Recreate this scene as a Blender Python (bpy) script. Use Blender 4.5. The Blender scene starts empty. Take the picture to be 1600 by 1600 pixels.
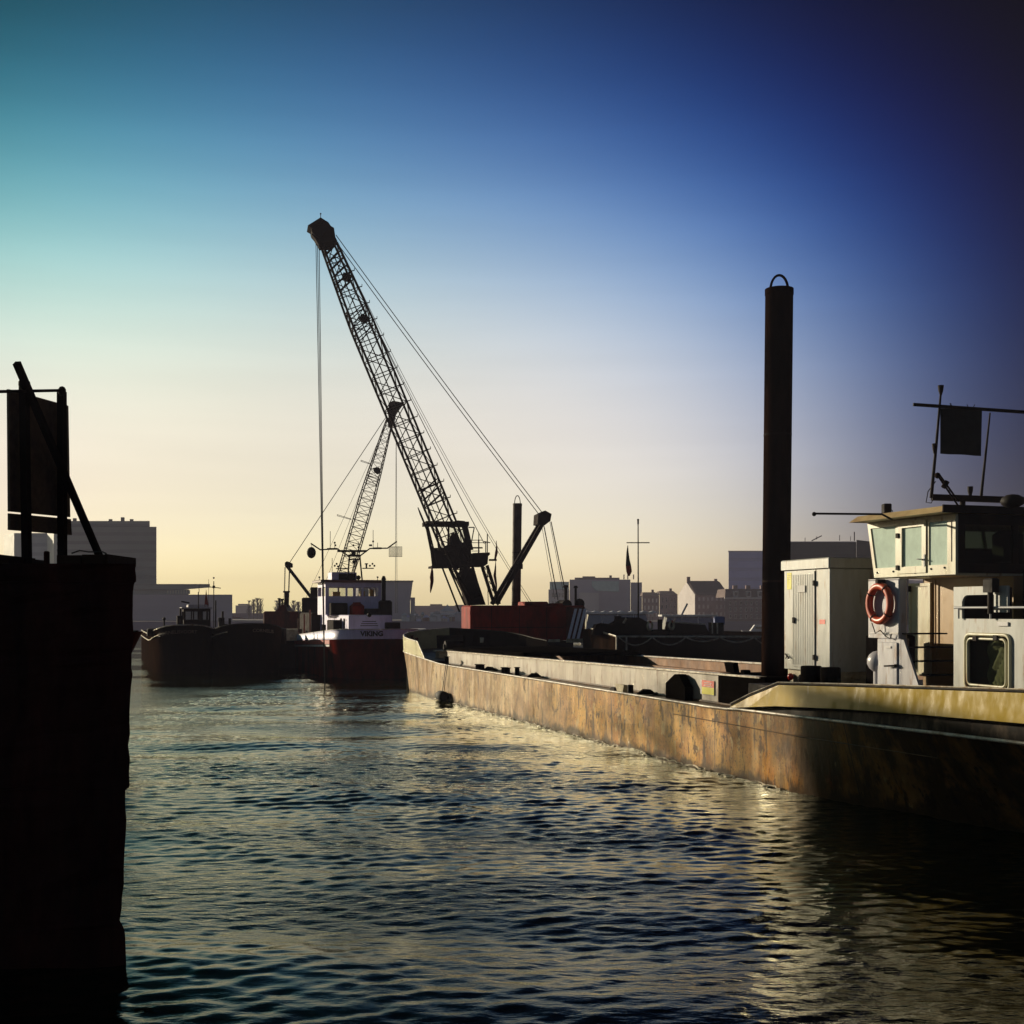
import bpy, bmesh, math, random
from mathutils import Vector, Matrix, noise
R = math.radians
sc = bpy.context.scene
COL = sc.collection

# ------------------------------------------------------------------ camera
H, F, HY = 4.0, 1931.0, 955.0          # eye height, focal length and horizon row of a 1600 px picture
cam = bpy.data.cameras.new('camera'); camo = bpy.data.objects.new('camera', cam); COL.objects.link(camo)
camo.location = (0, 0, H); camo.rotation_euler = (R(90), 0, 0)
cam.sensor_width = 36; cam.lens = 36 * F / 1600; cam.shift_y = (HY - 800) / 1600
cam.clip_start = .1; cam.clip_end = 5000
sc.camera = camo

# ------------------------------------------------------------------ sky, sun, exposure
SUN_EL, SUN_AZ = R(12), R(-50)        # azimuth from +Y, negative to the left
world = bpy.data.worlds.new('World'); sc.world = world; world.use_nodes = True
GRADE = [(0, 0, 0)] * 15
GRADE = [(0.817, 0.6136, 0.479), (-0.7103, -0.1845, 0.087), (0.4007, 0.3012, 0.549), (-3.1866, -1.7326, -0.2782), (-1.2731, -1.1825, -0.6147), (-1.4692, -0.8917, -0.3915), (-2.0217, -2.1397, -1.8659), (-0.982, -0.9587, -0.688), (-2.3798, -1.1276, -0.5139), (-2.3787, -2.0853, -1.5694), (2.3723, 1.7317, 0.6187), (-0.0731, 0.0338, 0.0428), (-1.8637, -1.3162, -1.4813), (-0.5232, -0.1437, 0.3231), (-1.7623, -1.7421, -1.3425)]
def build_world():
    nt = world.node_tree; N = nt.nodes; L = nt.links
    bg = N['Background']
    sky = N.new('ShaderNodeTexSky'); sky.sky_type = 'NISHITA'; sky.sun_disc = False
    sky.sun_elevation = SUN_EL; sky.sun_rotation = SUN_AZ
    sky.air_density = 1; sky.dust_density = 2.0; sky.ozone_density = 2
    tc = N.new('ShaderNodeTexCoord'); sp = N.new('ShaderNodeSeparateXYZ'); L.new(tc.outputs['Generated'], sp.inputs[0])
    def mth(op, a, b=None, c=None):
        n = N.new('ShaderNodeMath'); n.operation = op
        for i, q in enumerate((a, b, c)):
            if q is None: continue
            if isinstance(q, (int, float)): n.inputs[i].default_value = q
            else: L.new(q, n.inputs[i])
        return n.outputs[0]
    # film response of the sky: the blue deepens away from the sunset glow (fixed to compass directions)
    x = mth('MINIMUM', mth('MAXIMUM', sp.outputs[0], -.42), .42)
    z = mth('MINIMUM', mth('MAXIMUM', sp.outputs[2], 0), .47)
    xs, zs = mth('MULTIPLY', x, 2.4), mth('MULTIPLY', mth('SUBTRACT', z, .2), 4)
    px, pz = [None, xs], [None, zs]
    for k in range(3): px.append(mth('MULTIPLY', px[-1], xs)); pz.append(mth('MULTIPLY', pz[-1], zs))
    mono = []
    for n_ in range(1, 5):
        for i in range(n_ + 1):
            a, b = px[i], pz[n_ - i]
            mono.append(a if b is None else b if a is None else mth('MULTIPLY', a, b))
    ch = []
    for k in range(3):
        e = GRADE[0][k]
        for q, m_ in enumerate(mono): e = mth('MULTIPLY_ADD', m_, GRADE[q + 1][k], e)
        e = mth('MULTIPLY_ADD', mth('MINIMUM', sp.outputs[1], 0), .35, e)
        e = mth('MINIMUM', e, 1.6)
        ch.append(mth('EXPONENT', e))
    # faint drawn-out veils of high cloud
    mp = N.new('ShaderNodeMapping'); mp.inputs['Scale'].default_value = (2.2, 2.2, 26); mp.inputs['Rotation'].default_value = (0, R(4), 0); L.new(tc.outputs['Generated'], mp.inputs[0])
    nz = N.new('ShaderNodeTexNoise'); nz.inputs['Scale'].default_value = 1.6; nz.inputs['Detail'].default_value = 5; L.new(mp.outputs[0], nz.inputs[0])
    veil = N.new('ShaderNodeMapRange'); veil.inputs[1].default_value = .42; veil.inputs[2].default_value = .72; veil.inputs[3].default_value = .99; veil.inputs[4].default_value = 1.03; L.new(nz.outputs[0], veil.inputs[0])
    cb = N.new('ShaderNodeCombineXYZ')
    for k in range(3): L.new(mth('MULTIPLY', ch[k], veil.outputs[0]), cb.inputs[k])
    mul = N.new('ShaderNodeVectorMath'); mul.operation = 'MULTIPLY'
    L.new(sky.outputs[0], mul.inputs[0]); L.new(cb.outputs[0], mul.inputs[1])
    L.new(mul.outputs[0], bg.inputs[0]); bg.inputs[1].default_value = .1
build_world()
sd = bpy.data.lights.new('sun', 'SUN'); sd.energy = 5.0; sd.angle = R(.5); sd.color = (1, .86, .62)
so = bpy.data.objects.new('sun', sd); COL.objects.link(so)
SUN = Vector((math.sin(SUN_AZ) * math.cos(SUN_EL), math.cos(SUN_AZ) * math.cos(SUN_EL), math.sin(SUN_EL)))
so.rotation_euler = SUN.to_track_quat('Z', 'Y').to_euler(); so.location = (-60, 40, 60)
sc.view_settings.view_transform = 'Standard'; sc.view_settings.look = 'None'
sc.view_settings.exposure = 0.0; sc.view_settings.gamma = 1; sc.view_settings.use_curve_mapping = False
sc.render.engine = 'CYCLES'
cy = sc.cycles
cy.use_denoising = True
try: cy.denoiser = 'OPENIMAGEDENOISE'
except Exception: pass
cy.max_bounces = 6; cy.diffuse_bounces = 2; cy.glossy_bounces = 3; cy.transmission_bounces = 4; cy.volume_bounces = 0
cy.transparent_max_bounces = 12; cy.caustics_reflective = False; cy.caustics_refractive = False
cy.sample_clamp_indirect = 60

# ------------------------------------------------------------------ materials
def M(name, col, rough=.6, metal=0, var=.25, scale=1.5, col2=None, cov=.4, streak=1.0, col3=None, cov3=.3, scale3=6, bump=.0, bscale=25, spec=.5, soft=.12):
    m = bpy.data.materials.new(name); m.use_nodes = True
    nt = m.node_tree; N = nt.nodes; L = nt.links; bs = N['Principled BSDF']
    tc = N.new('ShaderNodeTexCoord'); mp = N.new('ShaderNodeMapping'); mp.inputs['Scale'].default_value = (1, 1, streak)
    L.new(tc.outputs['Object'], mp.inputs[0])
    def nz(s, det, src=None):
        n = N.new('ShaderNodeTexNoise'); n.inputs['Scale'].default_value = s; n.inputs['Detail'].default_value = det
        n.inputs['Roughness'].default_value = .62
        L.new((src or mp).outputs[0], n.inputs[0]); return n.outputs[0]
    def mix(f, a, b, typ='MIX'):
        n = N.new('ShaderNodeMix'); n.data_type = 'RGBA'; n.blend_type = typ
        if isinstance(f, float): n.inputs[0].default_value = f
        else: L.new(f, n.inputs[0])
        for i, q in ((6, a), (7, b)):
            if isinstance(q, tuple): n.inputs[i].default_value = (*q, 1)
            else: L.new(q, n.inputs[i])
        return n.outputs[2]
    def rng(src, a, b, lo=0., hi=1.):
        n = N.new('ShaderNodeMapRange'); n.inputs[1].default_value = a; n.inputs[2].default_value = b
        n.inputs[3].default_value = lo; n.inputs[4].default_value = hi; L.new(src, n.inputs[0]); return n.outputs[0]
    c = col
    if col2:
        t = .35 + .3 * (1 - cov)
        c = mix(rng(nz(scale, 5), t - soft, t + soft), c, col2)
    if col3:
        t = .35 + .3 * (1 - cov3)
        c = mix(rng(nz(scale3, 6), t - .06, t + .06), c, col3)
    if var:
        v = rng(nz(scale * 5.3, 4, tc if streak == 1 else mp), .3, .7, 1 - var, 1 + var)
        cm = N.new('ShaderNodeVectorMath'); cm.operation = 'SCALE'
        if isinstance(c, tuple): cm.inputs[0].default_value = c
        else: L.new(c, cm.inputs[0])
        L.new(v, cm.inputs[3]); L.new(cm.outputs[0], bs.inputs['Base Color'])
    elif isinstance(c, tuple): bs.inputs['Base Color'].default_value = (*c, 1)
    else: L.new(c, bs.inputs['Base Color'])
    bs.inputs['Roughness'].default_value = rough; bs.inputs['Metallic'].default_value = metal
    bs.inputs['Specular IOR Level'].default_value = spec
    if rough > .12:
        L.new(rng(nz(scale * 3, 3), .3, .7, max(.05, rough - .1), min(1, rough + .12)), bs.inputs['Roughness'])
    if bump:
        b = N.new('ShaderNodeBump'); b.inputs['Strength'].default_value = bump; b.inputs['Distance'].default_value = .02
        L.new(nz(bscale, 4), b.inputs['Height']); L.new(b.outputs[0], bs.inputs['Normal'])
    return m
def Mbands(name, col, col2, period, frac, axis=2, rough=.7, var=.12):
    """horizontal (or vertical) bands: louvres, floors, planks"""
    m = M(name, col, rough, var=var, scale=.3)
    nt = m.node_tree; N = nt.nodes; L = nt.links; bs = N['Principled BSDF']
    src = bs.inputs['Base Color'].links[0].from_socket
    tc = N.new('ShaderNodeTexCoord'); sp = N.new('ShaderNodeSeparateXYZ'); L.new(tc.outputs['Object'], sp.inputs[0])
    a = N.new('ShaderNodeMath'); a.operation = 'DIVIDE'; L.new(sp.outputs[axis], a.inputs[0]); a.inputs[1].default_value = period
    b = N.new('ShaderNodeMath'); b.operation = 'FRACT'; L.new(a.outputs[0], b.inputs[0])
    c = N.new('ShaderNodeMath'); c.operation = 'LESS_THAN'; L.new(b.outputs[0], c.inputs[0]); c.inputs[1].default_value = frac
    n = N.new('ShaderNodeMix'); n.data_type = 'RGBA'; L.new(c.outputs[0], n.inputs[0]); L.new(src, n.inputs[6]); n.inputs[7].default_value = (*col2, 1)
    L.new(n.outputs[2], bs.inputs['Base Color'])
    return m
def Mglass(name, tint=(.6, .66, .62), op=.35):
    m = bpy.data.materials.new(name); m.use_nodes = True
    nt = m.node_tree; N = nt.nodes; L = nt.links; bs = N['Principled BSDF']
    bs.inputs['Base Color'].default_value = (.01, .012, .012, 1); bs.inputs['Roughness'].default_value = .03
    tr = N.new('ShaderNodeBsdfTransparent'); tr.inputs[0].default_value = (*tint, 1)
    mx = N.new('ShaderNodeMixShader'); mx.inputs[0].default_value = op
    L.new(tr.outputs[0], mx.inputs[1]); L.new(bs.outputs[0], mx.inputs[2]); L.new(mx.outputs[0], N['Material Output'].inputs[0])
    return m
mt = {}
mt['black'] = M('black_paint', (.014, .011, .010), .7, spec=.15, col2=(.03, .015, .009), cov=.3, scale=2)
mt['pitch'] = M('pitch_black_paint', (.006, .005, .0045), .9, var=.3, spec=0)
mt['pile'] = M('scuffed_black_pile_steel', (.006, .004, .0035), .8, var=.3, spec=0, col2=(.026, .011, .006), cov=.3, scale=1.4, streak=.2)
mt['clear'] = Mglass('clear_window_glass', (.96, .97, .95), .10)
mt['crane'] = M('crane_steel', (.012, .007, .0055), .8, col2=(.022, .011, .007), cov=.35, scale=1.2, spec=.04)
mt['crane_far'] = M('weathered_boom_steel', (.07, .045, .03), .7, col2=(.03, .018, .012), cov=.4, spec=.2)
mt['rope'] = M('greasy_wire', (.03, .026, .022), .6, var=0)
mt['red'] = M('red_machine_paint', (.36, .016, .008), .6, col2=(.15, .012, .007), cov=.4, scale=1.2, streak=.35, spec=.1)
mt['redbrown'] = M('red_oxide', (.17, .03, .016), .65, col2=(.07, .02, .012), cov=.45, streak=.4, spec=.25)
mt['white'] = M('white_paint', (.72, .70, .70), .6, spec=.2, var=.08, col2=(.5, .46, .4), cov=.25, streak=.3)
mt['whiteblue'] = M('shade_lilac_white_paint', (.76, .72, .97), .45, var=.06, col2=(.58, .54, .76), cov=.2, streak=.3)  # white paint with the cool lilac of its shaded side put in
mt['grey'] = M('light_grey_paint', (.45, .46, .44), .38, var=.07, scale=2, col2=(.40, .39, .35), cov=.36, streak=.2, col3=(.26, .16, .09), cov3=.06, scale3=5, bump=.12, bscale=3)
mt['grey2'] = M('lilac_grey_paint', (.50, .49, .53), .34, var=.07, scale=2, col2=(.39, .37, .39), cov=.34, streak=.2, col3=(.27, .16, .10), cov3=.07, scale3=5, bump=.12, bscale=3)
mt['cream'] = M('cream_paint', (.58, .55, .39), .36, var=.07, scale=2, col2=(.48, .41, .26), cov=.3, streak=.22, col3=(.30, .17, .07), cov3=.06, scale3=5)
mt['yellow'] = M('ochre_bulwark_paint', (.42, .30, .07), .18, var=.04, scale=1.4, col2=(.36, .25, .055), cov=.2, streak=.5, bump=.05, bscale=2)
mt['bowyellow'] = M('pale_yellow_bulwark_paint', (.58, .53, .28), .4, var=.06, col2=(.44, .38, .18), cov=.25)
mt['hull'] = M('worn_hull_steel', (.42, .33, .20), .45, col2=(.30, .155, .05), cov=.5, scale=.55, streak=.28, col3=(.09, .045, .02), cov3=.13, scale3=3.4, var=.3, bump=.5, bscale=9, soft=.16)
mt['hullgrey'] = M('bare_hull_plate', (.50, .44, .34), .45, col2=(.36, .24, .14), cov=.45, scale=.8, streak=.25, var=.25, bump=.35, bscale=9, col3=(.14, .08, .05), cov3=.14, scale3=4)
mt['hulldark'] = M('tarred_hull_plate', (.06, .032, .013), .5, col2=(.19, .09, .03), cov=.35, scale=.8, streak=.3, var=.35, bump=.5, bscale=9)
mt['coaming'] = M('grey_coaming_steel', (.46, .41, .34), .5, col2=(.27, .21, .15), cov=.46, scale=.9, streak=.25, var=.15, bump=.2, bscale=8, col3=(.20, .12, .07), cov3=.16, scale3=4)
mt['rust'] = M('rusty_hold_steel', (.30, .145, .06), .7, col2=(.14, .06, .028), cov=.45, scale=.7, streak=.5, var=.3, bump=.4, bscale=8)
mt['deck'] = M('worn_deck_plate', (.15, .11, .085), .6, col2=(.30, .25, .20), cov=.3, scale=1.3, var=.3, bump=.3)
mt['sand'] = M('wet_dredged_sand', (.05, .036, .026), .9, scale=.8, bump=1, bscale=4)
mt['strake'] = M('shade_dark_strake_worn', (.014, .009, .006), .6, spec=.1, col2=(.20, .14, .095), cov=.16, scale=1.1, streak=.6, var=.3)  # overhang shade put into the dark base, worn patches on top
mt['edge'] = M('bright_worn_edge', (.62, .56, .46), .4, col2=(.3, .2, .12), cov=.35, scale=4)
mt['quay'] = M('tarred_quay_timber', (.055, .014, .010), .85, col2=(.022, .008, .006), cov=.4, scale=1.2, streak=.3, bump=.6, bscale=12, spec=.12)
mt['quaytop'] = M('dark_capping_timber', (.045, .022, .014), .85, scale=3, bump=.5, spec=.15)
mt['signback'] = M('weathered_sign_board', (.22, .16, .105), .8, scale=3, spec=.1)
mt['signpost'] = M('dark_sign_post', (.016, .009, .007), .8, scale=3, spec=.1)
mt['shipred'] = M('oxide_red_bow_plate', (.13, .026, .013), .7, col2=(.05, .015, .01), cov=.5, streak=.4, spec=.15)
mt['lifebuoy'] = M('orange_red_lifebuoy', (.48, .06, .018), .42, var=.08)
mt['dkglass'] = M('dark_window_glass', (.012, .013, .014), .06, var=0)
mt['glass'] = Mglass('smoked_window_glass', (.70, .76, .66), .22)
mt['blindglass'] = M('window_glass_over_pale_blind', (.62, .75, .66), .03, var=.10, scale=.7)
mt['curtain'] = M('striped_green_curtain', (.10, .11, .04), .9, var=.2)
mt['chrome'] = M('galvanised_pipe', (.42, .42, .44), .5, var=.1)
mt['tyre'] = M('fender_rubber', (.02, .018, .017), .8)
mt['stick_y'] = M('yellow_sticker', (.75, .68, .03), .5, var=0)
mt['stick_r'] = M('red_sticker', (.72, .10, .06), .5, var=0)
mt['flag'] = M('black_flag_cloth', (.02, .02, .02), .9, var=.1)
mt['flagred'] = M('dark_red_flag_cloth', (.20, .03, .02), .9, var=.15)
mt['flagbright'] = M('red_flag_cloth', (.5, .035, .015), .9, var=.1)
mt['tan'] = M('tan_roof_edge', (.46, .34, .16), .5, var=.12, col2=(.34, .22, .1), cov=.3)
mt['ochrewall'] = M('ochre_wall_paint', (.33, .18, .04), .4, var=.08)
mt['lamp_red'] = M('red_lamp_lens', (.5, .02, .015), .2, var=0)
mt['brick'] = M('dark_brick', (.22, .14, .13), .85, var=.2, scale=.4)
mt['brick2'] = M('brown_brick', (.30, .20, .19), .85, var=.2, scale=.4)
mt['rooftile'] = M('dark_roof_tile', (.10, .055, .045), .8, var=.15, scale=.5)
mt['plaster'] = M('pale_plaster', (.62, .56, .54), .8, var=.08, scale=.3)
mt['concrete'] = M('hazed_concrete', (.50, .44, .50), .85, var=.12, scale=.2)  # far facade colours are lightened and lilac-tinted, distance haze put into them
mt['palefacade'] = M('pale_facade', (.62, .62, .52), .6, var=.06, scale=.2)
mt['blueoffice'] = Mbands('blue_glazed_facade', (.20, .25, .62), (.15, .19, .50), 3.2, .35, rough=.5)
mt['darkoffice'] = Mbands('dark_green_facade', (.055, .06, .045), (.04, .045, .035), 3.0, .3, rough=.7)
mt['louvre'] = Mbands('grey_louvred_facade', (.30, .31, .26), (.22, .22, .19), 2.3, .4, rough=.7)
mt['louvre2'] = Mbands('blue_grey_louvred_facade', (.40, .44, .45), (.32, .35, .38), 2.6, .4, rough=.6)
mt['greenglass'] = M('pale_green_glazing', (.42, .60, .58), .25, var=.08, scale=.4)
mt['purpleq'] = M('dark_quay_brick', (.28, .22, .30), .85, var=.2, scale=.3)
mt['tent'] = M('white_tent_canvas', (.75, .75, .78), .7, var=.03)
mt['twig'] = M('bare_winter_twigs', (.12, .085, .06), .9, var=.1)
mt['ground'] = M('quay_paving', (.16, .145, .14), .9, var=.2, scale=.1)
mt['tarp'] = M('black_tarpaulin', (.008, .007, .007), .9, spec=0, bump=.5, bscale=3)
mt['text'] = M('dark_lettering', (.03, .025, .05), .5, var=0)
mt['textfaint'] = M('faded_lettering', (.16, .11, .07), .6, var=.3, scale=8)
mt['stripe'] = M('white_warning_stripe', (.95, .92, 1.0), .5, var=.03)
mt['box'] = M('grimy_cream_plate', (.60, .53, .36), .5, col2=(.30, .22, .12), cov=.35, scale=2)

# ------------------------------------------------------------------ mesh helpers
def ROOT(o):
    p = Vector((0, 0, 0))
    while o: p += o.location; o = o.parent
    return p
class MB:
    def __init__(s, T=None): s.v = []; s.f = []; s.sm = []; s.T = T
    def add(s, vs, fs, smooth=False):
        b = len(s.v)
        for q in vs:
            q = s.T(*q) if s.T else q
            s.v.append(Vector(q))
        for f in fs: s.f.append([b + i for i in f]); s.sm.append(smooth)
        return s
    def hexa(s, a, b):   # two matching loops -> closed solid
        n = len(a)
        fs = [list(range(n))[::-1], list(range(n, 2 * n))] + [[i, (i + 1) % n, n + (i + 1) % n, n + i] for i in range(n)]
        return s.add(list(a) + list(b), fs)
    def box(s, x0, x1, y0, y1, z0, z1):
        return s.hexa([(x0, y0, z0), (x1, y0, z0), (x1, y1, z0), (x0, y1, z0)], [(x0, y0, z1), (x1, y0, z1), (x1, y1, z1), (x0, y1, z1)])
    def bbox(s, x0, x1, y0, y1, z0, z1, b=.02):   # box with chamfered vertical and top edges
        def lp(i, z): return [(x0 + i + b, y0 + i, z), (x1 - i - b, y0 + i, z), (x1 - i, y0 + i + b, z), (x1 - i, y1 - i - b, z), (x1 - i - b, y1 - i, z), (x0 + i + b, y1 - i, z), (x0 + i, y1 - i - b, z), (x0 + i, y0 + i + b, z)]
        L = [lp(0, z0), lp(0, z1 - b), lp(b, z1)]
        fs = [list(range(8))[::-1], list(range(16, 24))]
        for k in range(2): fs += [[8 * k + i, 8 * k + (i + 1) % 8, 8 * k + 8 + (i + 1) % 8, 8 * k + 8 + i] for i in range(8)]
        return s.add(L[0] + L[1] + L[2], fs)
    def tube(s, pts, r, n=6, cap=True, closed=False):
        P = [Vector(s.T(*p)) if s.T else Vector(p) for p in pts]
        T0 = s.T; s.T = None
        rs = r if isinstance(r, (list, tuple)) else [r] * len(P)
        vs = []; fs = []; prev = None
        m = len(P)
        for i in range(m):
            if closed: d = P[(i + 1) % m] - P[i - 1]
            else: d = P[min(i + 1, m - 1)] - P[max(i - 1, 0)]
            if d.length < 1e-9: d = Vector((0, 0, 1))
            d.normalize()
            if prev is None:
                a = Vector((0, 0, 1)) if abs(d.z) < .9 else Vector((1, 0, 0))
                u = d.cross(a).normalized()
            else:
                u = (prev - d * prev.dot(d)); u = u.normalized() if u.length > 1e-6 else d.orthogonal().normalized()
            prev = u; w = d.cross(u)
            for k in range(n):
                t = 2 * math.pi * k / n
                vs.append(P[i] + (u * math.cos(t) + w * math.sin(t)) * rs[i])
        for i in range(m if closed else m - 1):
            j = (i + 1) % m
            for k in range(n): fs.append([i * n + k, i * n + (k + 1) % n, j * n + (k + 1) % n, j * n + k])
        s.add(vs, fs, n > 5)
        if cap and not closed:
            s.add(vs[:n], [list(range(n))[::-1]]); s.add(vs[-n:], [list(range(n))])
        s.T = T0; return s
    def beam(s, p, q, w, h, up=(0, 0, 1)):
        p, q = [Vector(s.T(*a)) if s.T else Vector(a) for a in (p, q)]
        d = (q - p).normalized(); a = Vector(up)
        if abs(d.dot(a)) > .98: a = Vector((1, 0, 0))
        u = d.cross(a).normalized() * w / 2; t = u.cross(d).normalized() * h / 2
        T0 = s.T; s.T = None
        s.hexa([p - u - t, p + u - t, p + u + t, p - u + t], [q - u - t, q + u - t, q + u + t, q - u + t])
        s.T = T0; return s
    def cyl(s, p, r, z0, z1, n=20, r1=None, bev=0):
        r1 = r if r1 is None else r1
        pts = [((p[0], p[1], z0), r), ((p[0], p[1], z1 - bev), r1)]
        if bev: pts.append(((p[0], p[1], z1), r1 - bev))
        return s.tube([a for a, b in pts], [b for a, b in pts], n)
    def ball(s, c, r, n=12, sq=(1, 1, 1)):
        vs = []; fs = []; m = n // 2
        for i in range(m + 1):
            t = math.pi * i / m
            for k in range(n):
                a = 2 * math.pi * k / n
                vs.append((c[0] + r * sq[0] * math.sin(t) * math.cos(a), c[1] + r * sq[1] * math.sin(t) * math.sin(a), c[2] + r * sq[2] * math.cos(t)))
        for i in range(m):
            for k in range(n): fs.append([i * n + k, i * n + (k + 1) % n, (i + 1) * n + (k + 1) % n, (i + 1) * n + k])
        return s.add(vs, fs, True)
    def prism(s, pts, d):   # polygon of 3D points pushed by the vector d
        d = Vector(d); a = [Vector(p) for p in pts]
        return s.hexa(a, [p + d for p in a])
    def build(s, name, mat, parent=None, **kw):
        if parent is None and s.v:   # a thing that is one mesh: origin at its base
            xs = [q.x for q in s.v]; ys = [q.y for q in s.v]; zs = [q.z for q in s.v]
            loc = Vector(((min(xs) + max(xs)) / 2, (min(ys) + max(ys)) / 2, min(zs)))
        else: loc = Vector((0, 0, 0))
        off = loc if parent is None else ROOT(parent)
        me = bpy.data.meshes.new(name)
        me.from_pydata([q - off for q in s.v], [], s.f)
        bm = bmesh.new(); bm.from_mesh(me)
        bmesh.ops.recalc_face_normals(bm, faces=bm.faces); bm.to_mesh(me); bm.free()
        if len(me.polygons) == len(s.sm): me.polygons.foreach_set('use_smooth', s.sm)
        me.materials.append(mt[mat] if isinstance(mat, str) else mat); me.update()
        o = bpy.data.objects.new(name, me); COL.objects.link(o)
        if parent: o.parent = parent
        else: o.location = loc
        tag(o, **kw)
        return o
def tag(o, label=None, cat=None, group=None, kind=None):
    if label: o['label'] = label
    if cat: o['category'] = cat
    if group: o['group'] = group
    if kind: o['kind'] = kind
    return o
def thing(name, loc, label, cat, group=None):
    o = bpy.data.objects.new(name, None); COL.objects.link(o); o.location = loc; o.empty_display_size = .3
    return tag(o, label, cat, group)
def copy_tree(o, d=(0, 0, 0), parent=None):
    c = o.copy(); COL.objects.link(c)
    if parent: c.parent = parent
    else: c.location = Vector(o.location) + Vector(d)
    for ch in o.children: copy_tree(ch, parent=c)
    return c
def P(px, py, Y): return Vector(((px - 800) / F * Y, Y, H - (py - HY) / F * Y))
def RP(px, py, O, n):     # pixel ray meets the plane through O with normal n
    d = Vector(((px - 800) / F, 1, -(py - HY) / F)); c = Vector((0, 0, H)); n = Vector(n)
    return c + d * ((Vector(O) - c).dot(n) / d.dot(n))
def frame(O, ang):        # local x along ang (from +X), y to its left
    c, s_ = math.cos(ang), math.sin(ang); O = Vector(O)
    return lambda u, v, z: Vector((O.x + c * u - s_ * v, O.y + s_ * u + c * v, O.z + z))
def sag(p, q, drop, n=10):
    p, q = Vector(p), Vector(q)
    return [p.lerp(q, i / n) - Vector((0, 0, 4 * drop * (i / n) * (1 - i / n))) for i in range(n + 1)]
def text(s, size, fn, name, mat, parent, ext=.0, bold=.0):
    cu = bpy.data.curves.new(name, 'FONT'); cu.body = s; cu.size = size; cu.align_x = 'CENTER'; cu.align_y = 'CENTER'; cu.offset = bold; cu.extrude = ext
    cu.resolution_u = 3
    t = bpy.data.objects.new(name, cu); COL.objects.link(t)
    dg = bpy.context.evaluated_depsgraph_get(); me = t.evaluated_get(dg).to_mesh()
    vs = [fn(v.co.x, v.co.y) for v in me.vertices]; fs = [list(p.vertices) for p in me.polygons]
    bpy.data.objects.remove(t)
    mb = MB(); mb.add(vs, fs); return mb.build(name, mat, parent)
rnd = random.Random(7)
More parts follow.
